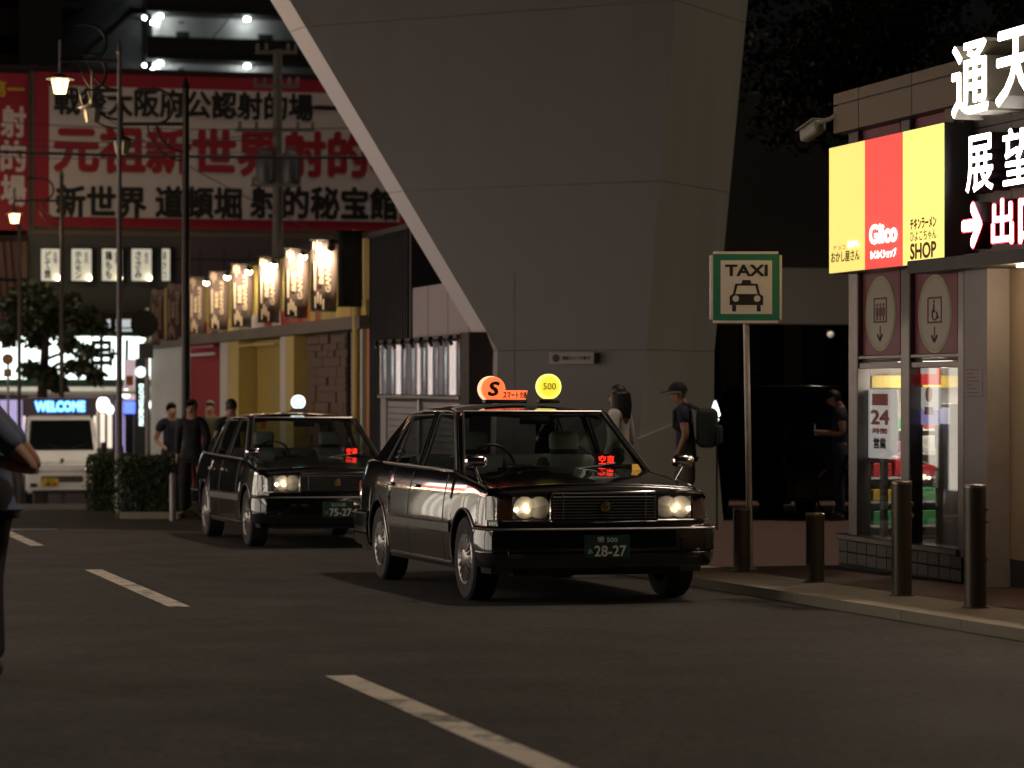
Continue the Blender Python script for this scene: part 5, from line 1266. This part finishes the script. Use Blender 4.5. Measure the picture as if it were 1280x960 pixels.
for y, w_ in ((66, .5), (108, .55), (163, .95), (232, .6)):
    o = MB().box(-w_, w_*.9, -.14, -.08, zr(y)-.04, zr(y)+.04).build('cross_arm', 'pole_concrete', t)
    for q in (-.9, -.5, .5, .85): MB().lathe([(.03, 0), (.05, .05), (.03, .08), (.045, .12), (.01, .16)], 8, (w_*q, -.11, zr(y)+.04)).build('insulator', 'pole_concrete', o)
MB().tube([(.12, -.1, zr(270)), (.13, -.12, zr(240)), (.18, -.12, zr(235))], .03, 6).build('conduit', 'pole_concrete', t)
def cable(p0, p1, sag, r, label):
    a, b = Vector(p0), Vector(p1); pts = [a+(b-a)*q-Vector((0, 0, sag*4*q*(1-q))) for q in [k/24 for k in range(25)]]
    o = MB().tube([tuple(p-a) for p in pts], r, 6).build('overhead_cable', 'cable', None, 60); o.location = a
    tag(o, label, 'cable', 'overhead cables across the banner')
cable(at(-40, 188, 50), at(700, 192, 52), .10, .032, 'thick black cable crossing the middle of the banner')
cable(at(-40, 150, 62), at(700, 146, 58), .25, .011, 'thin cable crossing under the first line of lettering')
cable(at(-40, 168, 60.5), at(347, 166, 60.9), .2, .010, 'upper of two close thin cables ending at the utility pole')
cable(at(-40, 177, 60), at(347, 170, 60.8), .2, .012, 'lower of two close thin cables ending at the utility pole')
cable(at(-40, 193, 58), at(347, 186, 60.8), .15, .010, 'thin cable just above the thick black one')
cable(at(40, 88, 63), at(480, 330, 47), .2, .010, 'thin cable slanting down to the yellow shop')
cable(at(255, 60, 90), at(347, -60, 90), .1, .02, 'thin cable slanting up in front of the apartment corridors')

# ------------------------------------------------------------------ trees and hedges
def leafmat(name, c):
    m = mat(name, c, .6, var=.45, scale=2.2); return m
leafmat('leaf_green', (.03, .042, .014)); leafmat('leaf_dark', (.02, .023, .015)); leafmat('leaf_hedge', (.03, .055, .018)); mat('bark', (.05, .038, .028), .9, bump=.5, bscale=25, var=.3)
def leaves(mb, c, r, n, s, flat=.8):
    for _ in range(n):
        while 1:
            q = Vector((random.uniform(-1, 1), random.uniform(-1, 1), random.uniform(-1, 1)))
            if .25 < q.length < 1: break
        p = Vector(c)+Vector((q.x*r[0], q.y*r[1], q.z*r[2]))
        a = Vector((random.gauss(0, 1), random.gauss(0, 1), random.gauss(0, 1)*flat)).normalized(); b = a.orthogonal().normalized(); b = Matrix.Rotation(random.uniform(0, 6.28), 3, a) @ b
        L = s*random.uniform(.6, 1.4); W = L*.34; k = len(mb.v)
        cc = a.cross(b)
        mb.v += [tuple(p), tuple(p+b*L*.5+cc*W), tuple(p+b*L), tuple(p+b*L*.5-cc*W)]; mb.f.append((k, k+1, k+2, k+3))
def tree(label, base, trunk, limbs, clumps, m, n, s, name='street_tree'):
    t = thing(name, label, 'tree', base)
    MB().tube(*trunk, 10).build('trunk', 'bark', t, 40)
    for pts, r in limbs: MB().tube(pts, r, 7).build('limb', 'bark', t, 40)
    mb = MB()
    for c, r in clumps: leaves(mb, c, r, n, s)
    mb.build('crown', m, t, None, False)
d = 63; k = d/F; g0 = gz(d); X0 = (52-HX)/F*d
pz = lambda x, y: ((x-52)*k, CZ+(HY-y)*k-g0)
cl = []
for (x, y, w_, h_) in ((35, 365, 16, 10), (14, 378, 14, 10), (22, 402, 20, 12), (12, 420, 13, 11), (55, 372, 20, 12), (72, 392, 17, 12), (50, 398, 18, 12), (84, 382, 12, 8), (98, 378, 9, 7), (112, 395, 16, 9), (122, 408, 7, 8), (104, 405, 12, 9), (64, 412, 16, 8), (40, 425, 15, 10), (88, 430, 12, 8), (108, 440, 8, 6), (100, 458, 16, 9), (118, 468, 10, 8), (60, 470, 18, 7), (38, 462, 12, 8), (78, 480, 10, 6)):
    xx, zz = pz(x, y); 
    for q in range(2): cl.append(((xx+random.uniform(-.12, .12), random.uniform(-.9, .9), zz+random.uniform(-.06, .06)), (w_*k*.85, .5, h_*k*.9)))
P_ = lambda x, y, yy=0: (pz(x, y)[0], yy, pz(x, y)[1])
tree('dark leafy tree in front of the white shop sign at the left', (X0, d, g0), ([(0, 0, -.3), P_(52, 560), P_(53, 490), P_(56, 440), P_(58, 410)], [.17, .14, .12, .10, .07]),
     [([P_(53, 470), P_(75, 455, -.3), P_(100, 455, -.4)], [.06, .045, .02]), ([P_(56, 440), P_(40, 420, .2), P_(20, 405, .3)], [.07, .05, .02]), ([P_(57, 425), P_(75, 405, .2), P_(105, 395, .2)], [.06, .04, .02]), ([P_(58, 412), P_(48, 385, -.2), P_(36, 365, -.2)], [.05, .03, .015]), ([P_(55, 450), P_(90, 435, .4), P_(112, 440, .5)], [.05, .03, .015])], cl, 'leaf_green', 110, .17)
d = 37; k = d/F; g0 = gz(d); X0 = (1125-HX)/F*d
cl = []
random.seed(5)
for q in range(70):
    x = random.uniform(925, 1300); y = random.uniform(-120, 150+random.uniform(-30, 40)); cl.append((((x-1125)*k, random.uniform(-1.6, 1.6), CZ+(HY-y)*k-g0), (.62, .6, .42)))
tree('big dark tree rising behind the kiosk roof', (X0, d, g0), ([(0, 0, -.3), (.1, 0, 1.8), (-.05, .1, 3.2), (.2, 0, 4.6)], [.26, .22, .18, .12]),
     [([(0, .1, 3.6), (-.8, .2, 4.8), (-1.4, 0, 5.8)], [.11, .08, .03]), ([(.1, 0, 3.4), (1.0, -.3, 4.4), (2.2, -.2, 5.6)], [.11, .08, .03]), ([(.2, 0, 4.4), (.5, .4, 5.6), (.3, .6, 6.6)], [.1, .06, .03])], cl, 'leaf_dark', 260, .10)
def hedge(px0, px1, d0, d1, h, label):
    X0, X1 = (px0-HX)/F*d0, (px1-HX)/F*d0; g0 = gz((d0+d1)/2)
    t = thing('hedge', label, 'hedge', ((X0+X1)/2, (d0+d1)/2, g0)); w_ = (X1-X0)/2; dp = (d1-d0)/2
    MB().rbox(-w_+.06, w_-.06, -dp+.06, dp-.06, -.1, h-.06, .08, 2).build('inner_twigs', 'leaf_dark', t, 40)
    mb = MB(); A_ = int(2600*(w_*h+w_*dp+dp*h)*1.4)
    for _ in range(A_):
        f = random.random(); q = [random.uniform(-w_, w_), random.uniform(-dp, dp), random.uniform(0, h)]
        if f < .45: q[1] = -dp+random.gauss(0, .02)
        elif f < .75: q[2] = h+random.gauss(0, .022)
        else: q[0] = random.choice((-w_, w_))+random.gauss(0, .02)
        a = Vector((random.gauss(0, 1), random.gauss(0, 1), random.gauss(0, 1))).normalized(); b = a.orthogonal().normalized(); c = a.cross(b); L = random.uniform(.03, .06); k = len(mb.v); p = Vector(q)
        mb.v += [tuple(p-b*L*.5), tuple(p+c*L*.32), tuple(p+b*L*.5), tuple(p-c*L*.32)]; mb.f.append((k, k+1, k+2, k+3))
    mb.build('foliage', 'leaf_hedge', t, None, False)
hedge(143, 221, 37.6, 39.2, .83, 'larger clipped box hedge on the traffic island')
hedge(108, 146, 41.5, 43.2, .86, 'smaller clipped hedge behind the larger one, beside the van')
isl = MB(); pl = [((100-HX)/F*40, 43.6), ((150-HX)/F*37.2, 37.2), ((226-HX)/F*37.2, 37.2), ((232-HX)/F*40, 43.6)]
struct(isl.hexa([(x, y, gz(y)-.1) for x, y in pl], [(x, y, gz(y)+.09) for x, y in pl]).build('traffic_island', 'kerb_stone'))
d = 36.4; X = (216-HX)/F*d
t = thing('bollard', 'slim grey bollard at the corner of the hedge', 'bollard', (X, d, gz(d)))
MB().lathe([(.045, -.1), (.045, .62), (.03, .65)], 16).build('post', 'pole_grey', t, 40); MB().lathe([(.047, .52), (.047, .56)], 16).build('reflective_band', 'mirror_orange', t)
# tower body overhead, out of view: sized to shade the passage
tb = MB()
tb.box(-4.5, 16, 34.5, 43, 9.22, 11.5); tb.build('overhead_deck', 'leg_paint', leg)

# ------------------------------------------------------------------ vans
mat('van_white', (.74, .76, .78), .3, coat=.4, var=.05); mat('van_black', (.008, .008, .009), .25, coat=.5); mat('plate_yellow', (.55, .36, .03), .5)
def van(label, X, Y, hd, paint, plate, side_k=0):
    t = thing('parked_van', label, 'van', (X, Y, gz(Y)), hd)
    prof = [(-1.68, .32), (-1.68, 1.0), (-1.60, 1.75), (-1.45, 1.84), (.55, 1.86), (.80, 1.80), (1.30, 1.12), (1.55, 1.0), (1.68, .92), (1.72, .55), (1.70, .30), (1.33, .28)]
    for xa in (1.02, -1.08):
        pass
    bm = bmesh.new(); a = [bm.verts.new((x, -.735, z)) for x, z in prof]; b = [bm.verts.new((x, .735, z)) for x, z in prof]
    n = len(prof); bm.faces.new(a); bm.faces.new(b[::-1])
    for i in range(n): bm.faces.new((a[i], b[i], b[(i+1) % n], a[(i+1) % n]))
    bmesh.ops.recalc_face_normals(bm, faces=bm.faces)
    for v in bm.verts:
        if v.co.z > 1.1: v.co.y *= 1-.10*(v.co.z-1.1)/.75
    bmesh.ops.bevel(bm, geom=[e for e in bm.edges], offset=.05, segments=3, affect='EDGES')
    MB().bm(bm).build('body', paint, t, 40)
    def face_pt(q, y, o_=.012):     # on the windscreen slope, q from bottom to top
        x = 1.30-.50*q; z = 1.12+.68*q; nx, nz = .81, .59
        return (x+nx*o_, y*(1-.10*max(0, z-1.1)/.75), z+nz*o_)
    MB().grid([[face_pt(q, y) for y in (-.66, -.3, 0, .3, .66)] for q in (.06, .5, .93)]).build('windscreen', 'car_dark_glass', t, 40)
    MB().tube([face_pt(.06, -.66, .02), face_pt(.06, .66, .02), face_pt(.93, .66, .02), face_pt(.93, -.66, .02), face_pt(.06, -.66, .02)], .012, 5).build('windscreen_seal', 'black_plastic', t)
    for s in (1, -1):
        MB().tube([face_pt(.08, .1*s+.1, .03), face_pt(.22, .4*s+.12, .03)], .008, 5).build('wiper', 'black_plastic', t)
        h = MB().rbox(1.52, 1.735, s*.44, s*.715, .66, .86, .05, 3).build('headlight', 'lamp_glass', t, 40); MB().rbox(1.5, 1.722, s*.46, s*.70, .675, .845, .05, 3).build('reflector', 'chrome', h, 40)
        MB().rbox(1.66, 1.742, s*.50, s*.64, .42, .50, .02).build('fog_lamp', 'black_plastic', t, 40)
        ms = MB().tube([(1.22, s*.72, 1.15), (1.28, s*.86, 1.18)], .015, 6).build('mirror_arm', 'black_plastic', t); MB().rbox(1.22, 1.32, s*.80, s*.93, 1.10, 1.32, .03, 2).build('door_mirror', 'black_plastic', ms, 40)
        MB().grid([[(.72, s*.700, 1.72), (.02, s*.668, 1.74)], [(1.18, s*.74, 1.12), (.02, s*.742, 1.10)]]).build('side_window', 'car_dark_glass', t)
        MB().grid([[(-.10, s*.668, 1.74), (-1.40, s*.668, 1.72)], [(-.10, s*.742, 1.10), (-1.45, s*.742, 1.10)]]).build('side_window', 'car_dark_glass', t)
        for xa in (1.02, -1.08):
            ty = MB().lathe([(.17, -.075), (.25, -.08), (.28, -.06), (.285, 0), (.28, .06), (.25, .08), (.17, .075)], 24, (xa, s*.665, .285), 'Y', closed=True).build('tyre', 'rubber', t, 40)
            MB().lathe([(.175, s*.05), (.16, s*.065), (.05, s*.05), (.01, s*.06)], 20, (xa, s*.665, .285), 'Y').build('hubcap', 'alloy', ty, 40)
            MB().tube([(xa+.33*cos(pi*q/12), s*.738, .30+.33*sin(pi*q/12)) for q in range(13)], .018, 6).build('arch_trim', 'black_plastic', t, 40)
            MB().prism([(xa+.31*cos(pi*q/12), .27+.31*sin(pi*q/12)) for q in range(13)], s*.5, s*.744).build('wheel_well', 'black_plastic', t)
    g = MB().rbox(1.69, 1.735, -.42, .42, .52, .64, .01).build('grille', 'black_plastic', t)
    for z in (.55, .58, .61): MB().box(1.735, 1.742, -.42, .42, z-.004, z+.004).build('grille_slat', 'dull_chrome', g)
    for q in range(5): MB().box(1.735, 1.741, -.34+q*.16, -.335+q*.16, .52, .64).build('grille_bar', 'dull_chrome', g)
    MB().rbox(1.70, 1.755, -.60, .60, .29, .36, .02).build('lower_intake', 'black_plastic', t, 40)
    p = MB().rbox(1.742, 1.752, -.40 if plate else -.165, -.07 if plate else .165, .43, .595, .004).build('licence_plate', 'plate_yellow' if plate else 'white_ink', t)
    if plate:
        for nm, bd, cy, cz_, w_, h_ in (('lettering', '48-36', -.22, .485, .22, .075), ('lettering', '大阪 480', -.235, .565, .15, .035)):
            o = text(nm, bd, 0, 0, w_, h_, 'black_ink', p, 0, bold=.03)
            for v in o.data.vertices: v.co = (1.755-v.co.y, cy+v.co.x, cz_+v.co.z)
    MB().lathe([(.045, 0), (.045, .01), (.03, .012)], 16, (1.64, 0, .96), 'X').build('badge', 'chrome', t)
    for z in (.90, .74): MB().tube([(1.70, -.55, z), (1.735-.0, 0, z), (1.70, .55, z)], .006, 4).build('panel_seam', 'black_plastic', t)
    return t
glass('car_dark_glass', (.10, .11, .11), .02)
d = 56; X = (74-HX)/F*d
van('white van parked under the WELCOME sign', X, d, A-pi/2+radians(-4), 'van_white', True)
d = 37; X = (985-HX)/F*d
van('black van parked in the dark passage behind the taxi sign', X, d, A+pi/2, 'van_black', False)
# ------------------------------------------------------------------ bicycle
d = 35.0; X = (1046-HX)/F*d
bk = thing('bicycle', 'bicycle parked in the dark beside the kiosk corner', 'bicycle', (X, d, ground_at(X, d)), radians(28))
for x in (0, 1.05):
    w_ = MB().lathe([(.32, -.018), (.338, 0), (.32, .018), (.305, 0)], 28, (x, 0, .338), 'Y', closed=True).build('wheel', 'rubber', bk, 40)
    MB().lathe([(.305, -.01), (.30, 0), (.305, .01)], 28, (x, 0, .338), 'Y', closed=True).build('rim', 'dull_chrome', w_, 40)
    sp = MB()
    for q in range(14): a = 2*pi*q/14; sp.cyl((x, 0, .338), (x+.30*cos(a), 0, .338+.30*sin(a)), .0025, n=4)
    struct(sp.build('spokes', 'dull_chrome', w_), 'stuff')
    MB().tube([(x+.36*cos(q*.2+.5), 0, .338+.36*sin(q*.2+.5)) for q in range(11)], .014, 5).build('mudguard', 'dull_chrome', bk)
for pts in ([(0, 0, .338), (.18, 0, .75), (.22, 0, .95)], [(.2, 0, .66), (.62, 0, .30), (.72, 0, .78)], [(.62, 0, .30), (1.05, 0, .338), (.70, 0, .66)]): MB().tube(pts, .016, 7).build('frame', 'van_white', bk)
MB().tube([(.34, -.28, .98), (.22, -.2, .97), (.20, 0, .95), (.22, .2, .97), (.34, .28, .98)], .012, 7).build('handlebar', 'dull_chrome', bk); MB().rbox(.62, .86, -.08, .08, .79, .85, .03, 2).build('saddle', 'black_plastic', bk, 40)
bkt = MB().box(-.30, .02, -.16, .16, .66, .68); bkt.box(-.30, -.29, -.16, .16, .68, .88); bkt.box(.01, .02, -.16, .16, .68, .88); bkt.box(-.29, .01, -.16, -.15, .68, .88); bkt.box(-.29, .01, .15, .16, .68, .88); bkt.build('basket', 'black_plastic', bk)

# ------------------------------------------------------------------ people
mat('skin_tone', (.36, .20, .13), .55, var=.08, scale=20); mat('hair_dark', (.012, .010, .009), .55, var=.4, scale=40, bump=.6, bscale=90, stretch=(1, 1, .15)); mat('hair_grey', (.22, .20, .17), .6, var=.3, scale=40)
for nm, c in (('cloth_black', (.008, .008, .010)), ('cloth_navy', (.012, .015, .035)), ('cloth_blue', (.10, .125, .19)), ('cloth_olive', (.10, .085, .05)), ('cloth_white', (.52, .50, .46)), ('cloth_khaki', (.12, .11, .085)), ('cloth_pack', (.025, .035, .032)), ('shoe', (.05, .045, .04)), ('cloth_denim', (.02, .025, .04)), ('phone', (.01, .01, .01))): mat(nm, c, .85, var=.2, scale=9, bump=.3, bscale=22)
def skinned(name, verts, edges, radii, root, m, par, sub=2):
    me = bpy.data.meshes.new(name); me.from_pydata(verts, edges, []); o = link(name, me, par)
    md = o.modifiers.new('Skin', 'SKIN'); md.use_smooth_shade = True
    sv = me.skin_vertices[0].data
    for i, r in enumerate(radii): sv[i].radius = r if isinstance(r, tuple) else (r, r)
    sv[root].use_root = True
    sd = o.modifiers.new('Sub', 'SUBSURF'); sd.levels = sub; sd.render_levels = sub
    me.materials.append(MATS[m]); return o
def person(label, px, d, h, yaw, shirt, pants, hair='hair_dark', hairlen=0, arms=None, stride=.0, shorts=False, cap=None, pack=None, group=None, X=None, lean=0., sleeve=.55, head_down=0.):
    X = (px-HX)/F*d if X is None else X; z = ground_at(X, d)
    t = thing('person', label, 'person', (X, d, z), yaw); t.scale = (h/1.70,)*3
    J = dict(pel=(0, 0, .94), wa=(0, lean*.3, 1.08), ch=(0, .01+lean*.7, 1.27), nb=(0, lean, 1.415), nk=(0, .015+lean*1.1, 1.47), hd=(0, .03+lean*1.2+head_down*.3, 1.555-head_down*.1), ht=(0, .02+lean*1.25+head_down*.5, 1.63-head_down*.25))
    for s, q in ((1, 'r'), (-1, 'l')):
        J['sh'+q] = (s*.165, lean, 1.375)
        e, w_ = (arms or {}).get(q, ((s*.225, -.03+lean*.4, 1.11), (s*.225, .07+lean*.4, .88)))
        J['el'+q] = e; J['wr'+q] = w_
        st_ = stride*s
        J['hp'+q] = (s*.088, 0, .90); J['kn'+q] = (s*.095, st_*.5+.03, .50); J['an'+q] = (s*.095, st_-.02*abs(st_), .085+max(0, -st_)*.12); J['to'+q] = (s*.105, st_+.15, .035)
    K_ = list(J); idx = {k: i for i, k in enumerate(K_)}
    R = dict(pel=(.125, .105), wa=(.115, .09), ch=(.135, .10), nb=.075, nk=.052, hd=(.072, .085), ht=(.068, .078))
    for q in 'rl': R.update({'sh'+q: .062, 'el'+q: .043, 'wr'+q: .028, 'hp'+q: .092, 'kn'+q: .058, 'an'+q: .038, 'to'+q: .032})
    Ed = [('pel', 'wa'), ('wa', 'ch'), ('ch', 'nb'), ('nb', 'nk'), ('nk', 'hd'), ('hd', 'ht')]
    for q in 'rl': Ed += [('nb', 'sh'+q), ('sh'+q, 'el'+q), ('el'+q, 'wr'+q), ('pel', 'hp'+q), ('hp'+q, 'kn'+q), ('kn'+q, 'an'+q), ('an'+q, 'to'+q)]
    V = [J[k] for k in K_]; E_ = [(idx[a], idx[b]) for a, b in Ed]; RR = [R[k] for k in K_]
    # nose, chin and hands with five fingers
    hx, hy, hz = J['hd']
    def addv(p, r, to):
        V.append(p); RR.append(r); E_.append((to, len(V)-1)); return len(V)-1
    addv((hx, hy+.098, hz+.005), .012, idx['hd'])
    for q, s in (('r', 1), ('l', -1)):
        e, w_ = Vector(J['el'+q]), Vector(J['wr'+q]); dr = (w_-e).normalized(); sd = dr.cross(Vector((s, 0, 0))); sd = (sd if sd.length > .2 else dr.cross(Vector((0, 0, 1)))).normalized()
        p = addv(tuple(w_+dr*.06), (.032, .022), idx['wr'+q]); p2 = addv(tuple(w_+dr*.095), (.034, .018), p)
        cu = dr.cross(sd).normalized()*-s*.0
        for f, (o_, L) in enumerate(((-.028, .062), (-.009, .075), (.010, .072), (.028, .055))):
            b0 = len(V); a0 = w_+dr*.095+sd*o_
            V.append(tuple(a0)); RR.append(.0095); m1 = addv(tuple(a0+dr*L*.55+Vector((-s*.012, 0, 0))), .0088, b0); addv(tuple(a0+dr*L+Vector((-s*.03, 0, 0))), .0075, m1)
        b0 = len(V); a0 = w_+dr*.035+sd*-.03; V.append(tuple(a0)); RR.append(.011); m1 = addv(tuple(a0+dr*.03-sd*.025), .010, b0); addv(tuple(a0+dr*.06-sd*.03), .008, m1)
    skinned('body', V, E_, RR, idx['pel'], 'skin_tone', t)
    # shirt
    def sub(keys, edges, rad, m, nm, root, extra=()):
        vs_ = [J[k] if isinstance(k, str) else k for k in keys]; ix = {k: i for i, k in enumerate(keys)}
        return skinned(nm, vs_, [(ix[a], ix[b]) for a, b in edges], [rad[k] for k in keys], ix[root], m, t)
    J['hem'] = (0, 0, .85)
    ks = ['pel', 'hem', 'wa', 'ch', 'nb']; ed = [('pel', 'hem'), ('pel', 'wa'), ('wa', 'ch'), ('ch', 'nb')]; rd = dict(hem=(.165, .15), pel=(.15, .125), wa=(.14, .112), ch=(.155, .118), nb=(.09, .085))
    for q in 'rl':
        mid = tuple(Vector(J['sh'+q]).lerp(Vector(J['el'+q]), sleeve)); 
        ks += ['sh'+q, mid]; ed += [('nb', 'sh'+q), ('sh'+q, mid)]; rd['sh'+q] = .082; rd[mid] = .068
        if sleeve > .9:
            m2 = tuple(Vector(J['el'+q]).lerp(Vector(J['wr'+q]), .9)); ks.append(m2); ed.append((mid, m2)); rd[m2] = .042; rd[mid] = .06
    sub(ks, ed, rd, shirt, 'shirt', 'pel')
    ks = ['pel', 'wa']; ed = [('pel', 'wa')]; rd = dict(pel=(.142, .118), wa=(.12, .095))
    for q in 'rl':
        ks += ['hp'+q, 'kn'+q]; ed += [('pel', 'hp'+q), ('hp'+q, 'kn'+q)]; rd['hp'+q] = .112; rd['kn'+q] = .078 if not shorts else .095
        if not shorts: ks.append('an'+q); ed.append(('kn'+q, 'an'+q)); rd['an'+q] = .058
    sub(ks, ed, rd, pants, 'trousers' if not shorts else 'shorts', 'pel')
    for q in 'rl':
        a, b = Vector(J['an'+q]), Vector(J['to'+q]); skinned('shoe', [tuple(a+Vector((0, -.05, -.04))), tuple(a+Vector((0, .03, -.03))), tuple(b+Vector((0, .03, 0)))], [(0, 1), (1, 2)], [.046, .05, .04], 0, 'shoe', t)
    # head details
    hx, hy, hz = J['hd']; tx, ty_, tz = J['ht']
    for s in (1, -1):
        MB().ball((hx+s*.075, hy-.005, hz+.01), .010, .018, .030, 8, 6).build('ear', 'skin_tone', t, 60); MB().ball((hx+s*.03, hy+.082, hz+.032), .011, .006, .007, 8, 6).build('eye', 'hair_dark', t)
    MB().ball((hx, hy+.084, hz-.042), .022, .006, .006, 8, 6).build('mouth', 'red_ink', t)
    cz_ = (hz+tz)/2+.025; cy_ = (hy+ty_)/2-.012
    hb = MB().ball((hx, cy_, cz_), .087, .102, .104, 20, 14, keep=lambda c: c.z > .10+.55*max(0, c.y) or (c.y < -.05 and c.z > -.55))
    if hairlen:
        rows = []
        for q in range(9):
            a = q/8; z_ = cz_+.02-a*hairlen; w_ = .10+.035*sin(a*pi*.8)
            rows.append([(hx+w_*cos(pi+pi*k/12)*1.02, cy_-.01+(-.115-.02*a)*sin(pi*k/12)+(.02 if k in (0, 12) else 0), z_+.006*sin(k*2+q)) for k in range(13)])
        hb.grid(rows)
        for k in range(40):
            a = random.uniform(.1, pi-.1); x_ = hx-.105*cos(a); y_ = cy_-.01-.115*sin(a); hb.tube([(x_, y_, cz_), (x_*1.15, y_-.012, cz_-hairlen*.5), (x_*1.05+random.uniform(-.02, .02), y_-.005, cz_-hairlen*random.uniform(.9, 1.08))], [.014, .018, .006], 5)
    h_o = hb.build('hair', hair, t, 60)
    md = h_o.modifiers.new('thick', 'SOLIDIFY'); md.thickness = .012
    if cap:
        c = MB().ball((hx, cy_, cz_+.012), .100, .116, .112, 20, 12, keep=lambda c: c.z > -.02); c.hexa([(hx-.075, cy_+.09, cz_+.012), (hx+.075, cy_+.09, cz_+.012), (hx+.055, cy_+.205, cz_-.012), (hx-.055, cy_+.205, cz_-.012)], [(hx-.075, cy_+.09, cz_+.022), (hx+.075, cy_+.09, cz_+.022), (hx+.055, cy_+.205, cz_-.004), (hx-.055, cy_+.205, cz_-.004)])
        c.build('cap', cap, t, 40)
    return t, J
person('person in black walking towards the camera past the hedge', 240, 37.5, 1.66, pi-.12, 'cloth_black', 'cloth_black', stride=.18, sleeve=1, arms=dict(r=((.23, -.12, 1.13), (.24, -.10, .88)), l=((-.24, .04, 1.12), (-.22, .20, .93))))
person('person in a dark blue t-shirt just behind the one in black', 214, 43.5, 1.72, pi+.35, 'cloth_navy', 'cloth_black', stride=.1, arms=dict(r=((.25, -.05, 1.12), (.16, .18, 1.0)), l=((-.27, -.04, 1.12), (-.30, .05, .88))))
person('person in an olive shirt half hidden left of the second taxi', 263, 45, 1.72, pi-.2, 'cloth_olive', 'cloth_denim', hair='hair_grey')
person('dark-haired person right behind the second taxi roof edge', 289, 37.2, 1.66, .2, 'cloth_black', 'cloth_black')
person('person with long curly dark hair and white top behind the front taxi', 774, 27.8, 1.62, radians(62), 'cloth_white', 'cloth_denim', hairlen=.26, stride=.12, sleeve=1)
t, J = person('person in cap, navy t-shirt and shorts carrying a backpack', 858, 30.6, 1.70, radians(80), 'cloth_navy', 'cloth_khaki', hair='hair_grey', shorts=True, cap='cloth_black', stride=.13, lean=.03, head_down=.12)
b = thing('backpack', 'dark grey-green backpack on the back of the person in a cap', 'backpack', t.location, radians(80)); b.scale = t.scale
MB().rbox(-.155, .155, -.36, -.12, .96, 1.42, .08, 4).build('bag', 'cloth_pack', b, 50); MB().rbox(-.12, .12, -.41, -.35, 1.0, 1.22, .03, 3).build('front_pocket', 'cloth_pack', b, 50)
for s in (1, -1): MB().tube([(s*.09, -.14, 1.40), (s*.11, .02, 1.475), (s*.12, .13, 1.38), (s*.14, .13, 1.2), (s*.16, -.02, 1.06), (s*.13, -.15, 1.02)], .020, 6).build('strap', 'cloth_pack', b, 50)
t, J = person('person in dark clothes looking at a phone beside the kiosk corner', 1051, 34.2, 1.70, radians(85), 'cloth_navy', 'cloth_denim', arms=dict(r=((.22, -.02, 1.12), (.10, .24, 1.12)), l=((-.22, -.02, 1.12), (-.12, .26, 1.14))), head_down=.2)
ph = thing('mobile_phone', 'phone held by the person beside the kiosk corner', 'phone', t.location, radians(85))
MB().rbox(-.03, .05, .33, .342, 1.10, 1.25, .006, 2).build('phone_case', 'phone', ph, 40); MB().box(-.026, .046, .3285, .3295, 1.106, 1.244).build('phone_screen', em('phone_screen', (.7, .8, 1), .5), ph)
d = 13.0
t, J = person('person in a blue-grey shirt cut off by the left picture edge', 0, d, 1.68, radians(96), 'cloth_blue', 'cloth_black', arms=dict(r=((.245, -.21, 1.05), (.20, .08, 1.10)), l=((-.245, -.23, 1.04), (-.20, .08, 1.12))), lean=.10, X=(-9-HX)/F*d, sleeve=.75)
wt = MB().lathe([(.040, -.012), (.043, -.010), (.043, .010), (.040, .012)], 18, (0, 0, 0), 'Y', closed=True); o = wt.build('wristwatch', 'black_plastic', t, 40); o.location = (-.205, .045, 1.112)
MB().lathe([(.022, 0), (.022, .008)], 14, (-.045, 0, 0), 'X').build('watch_dial', 'dull_chrome', o, 40)
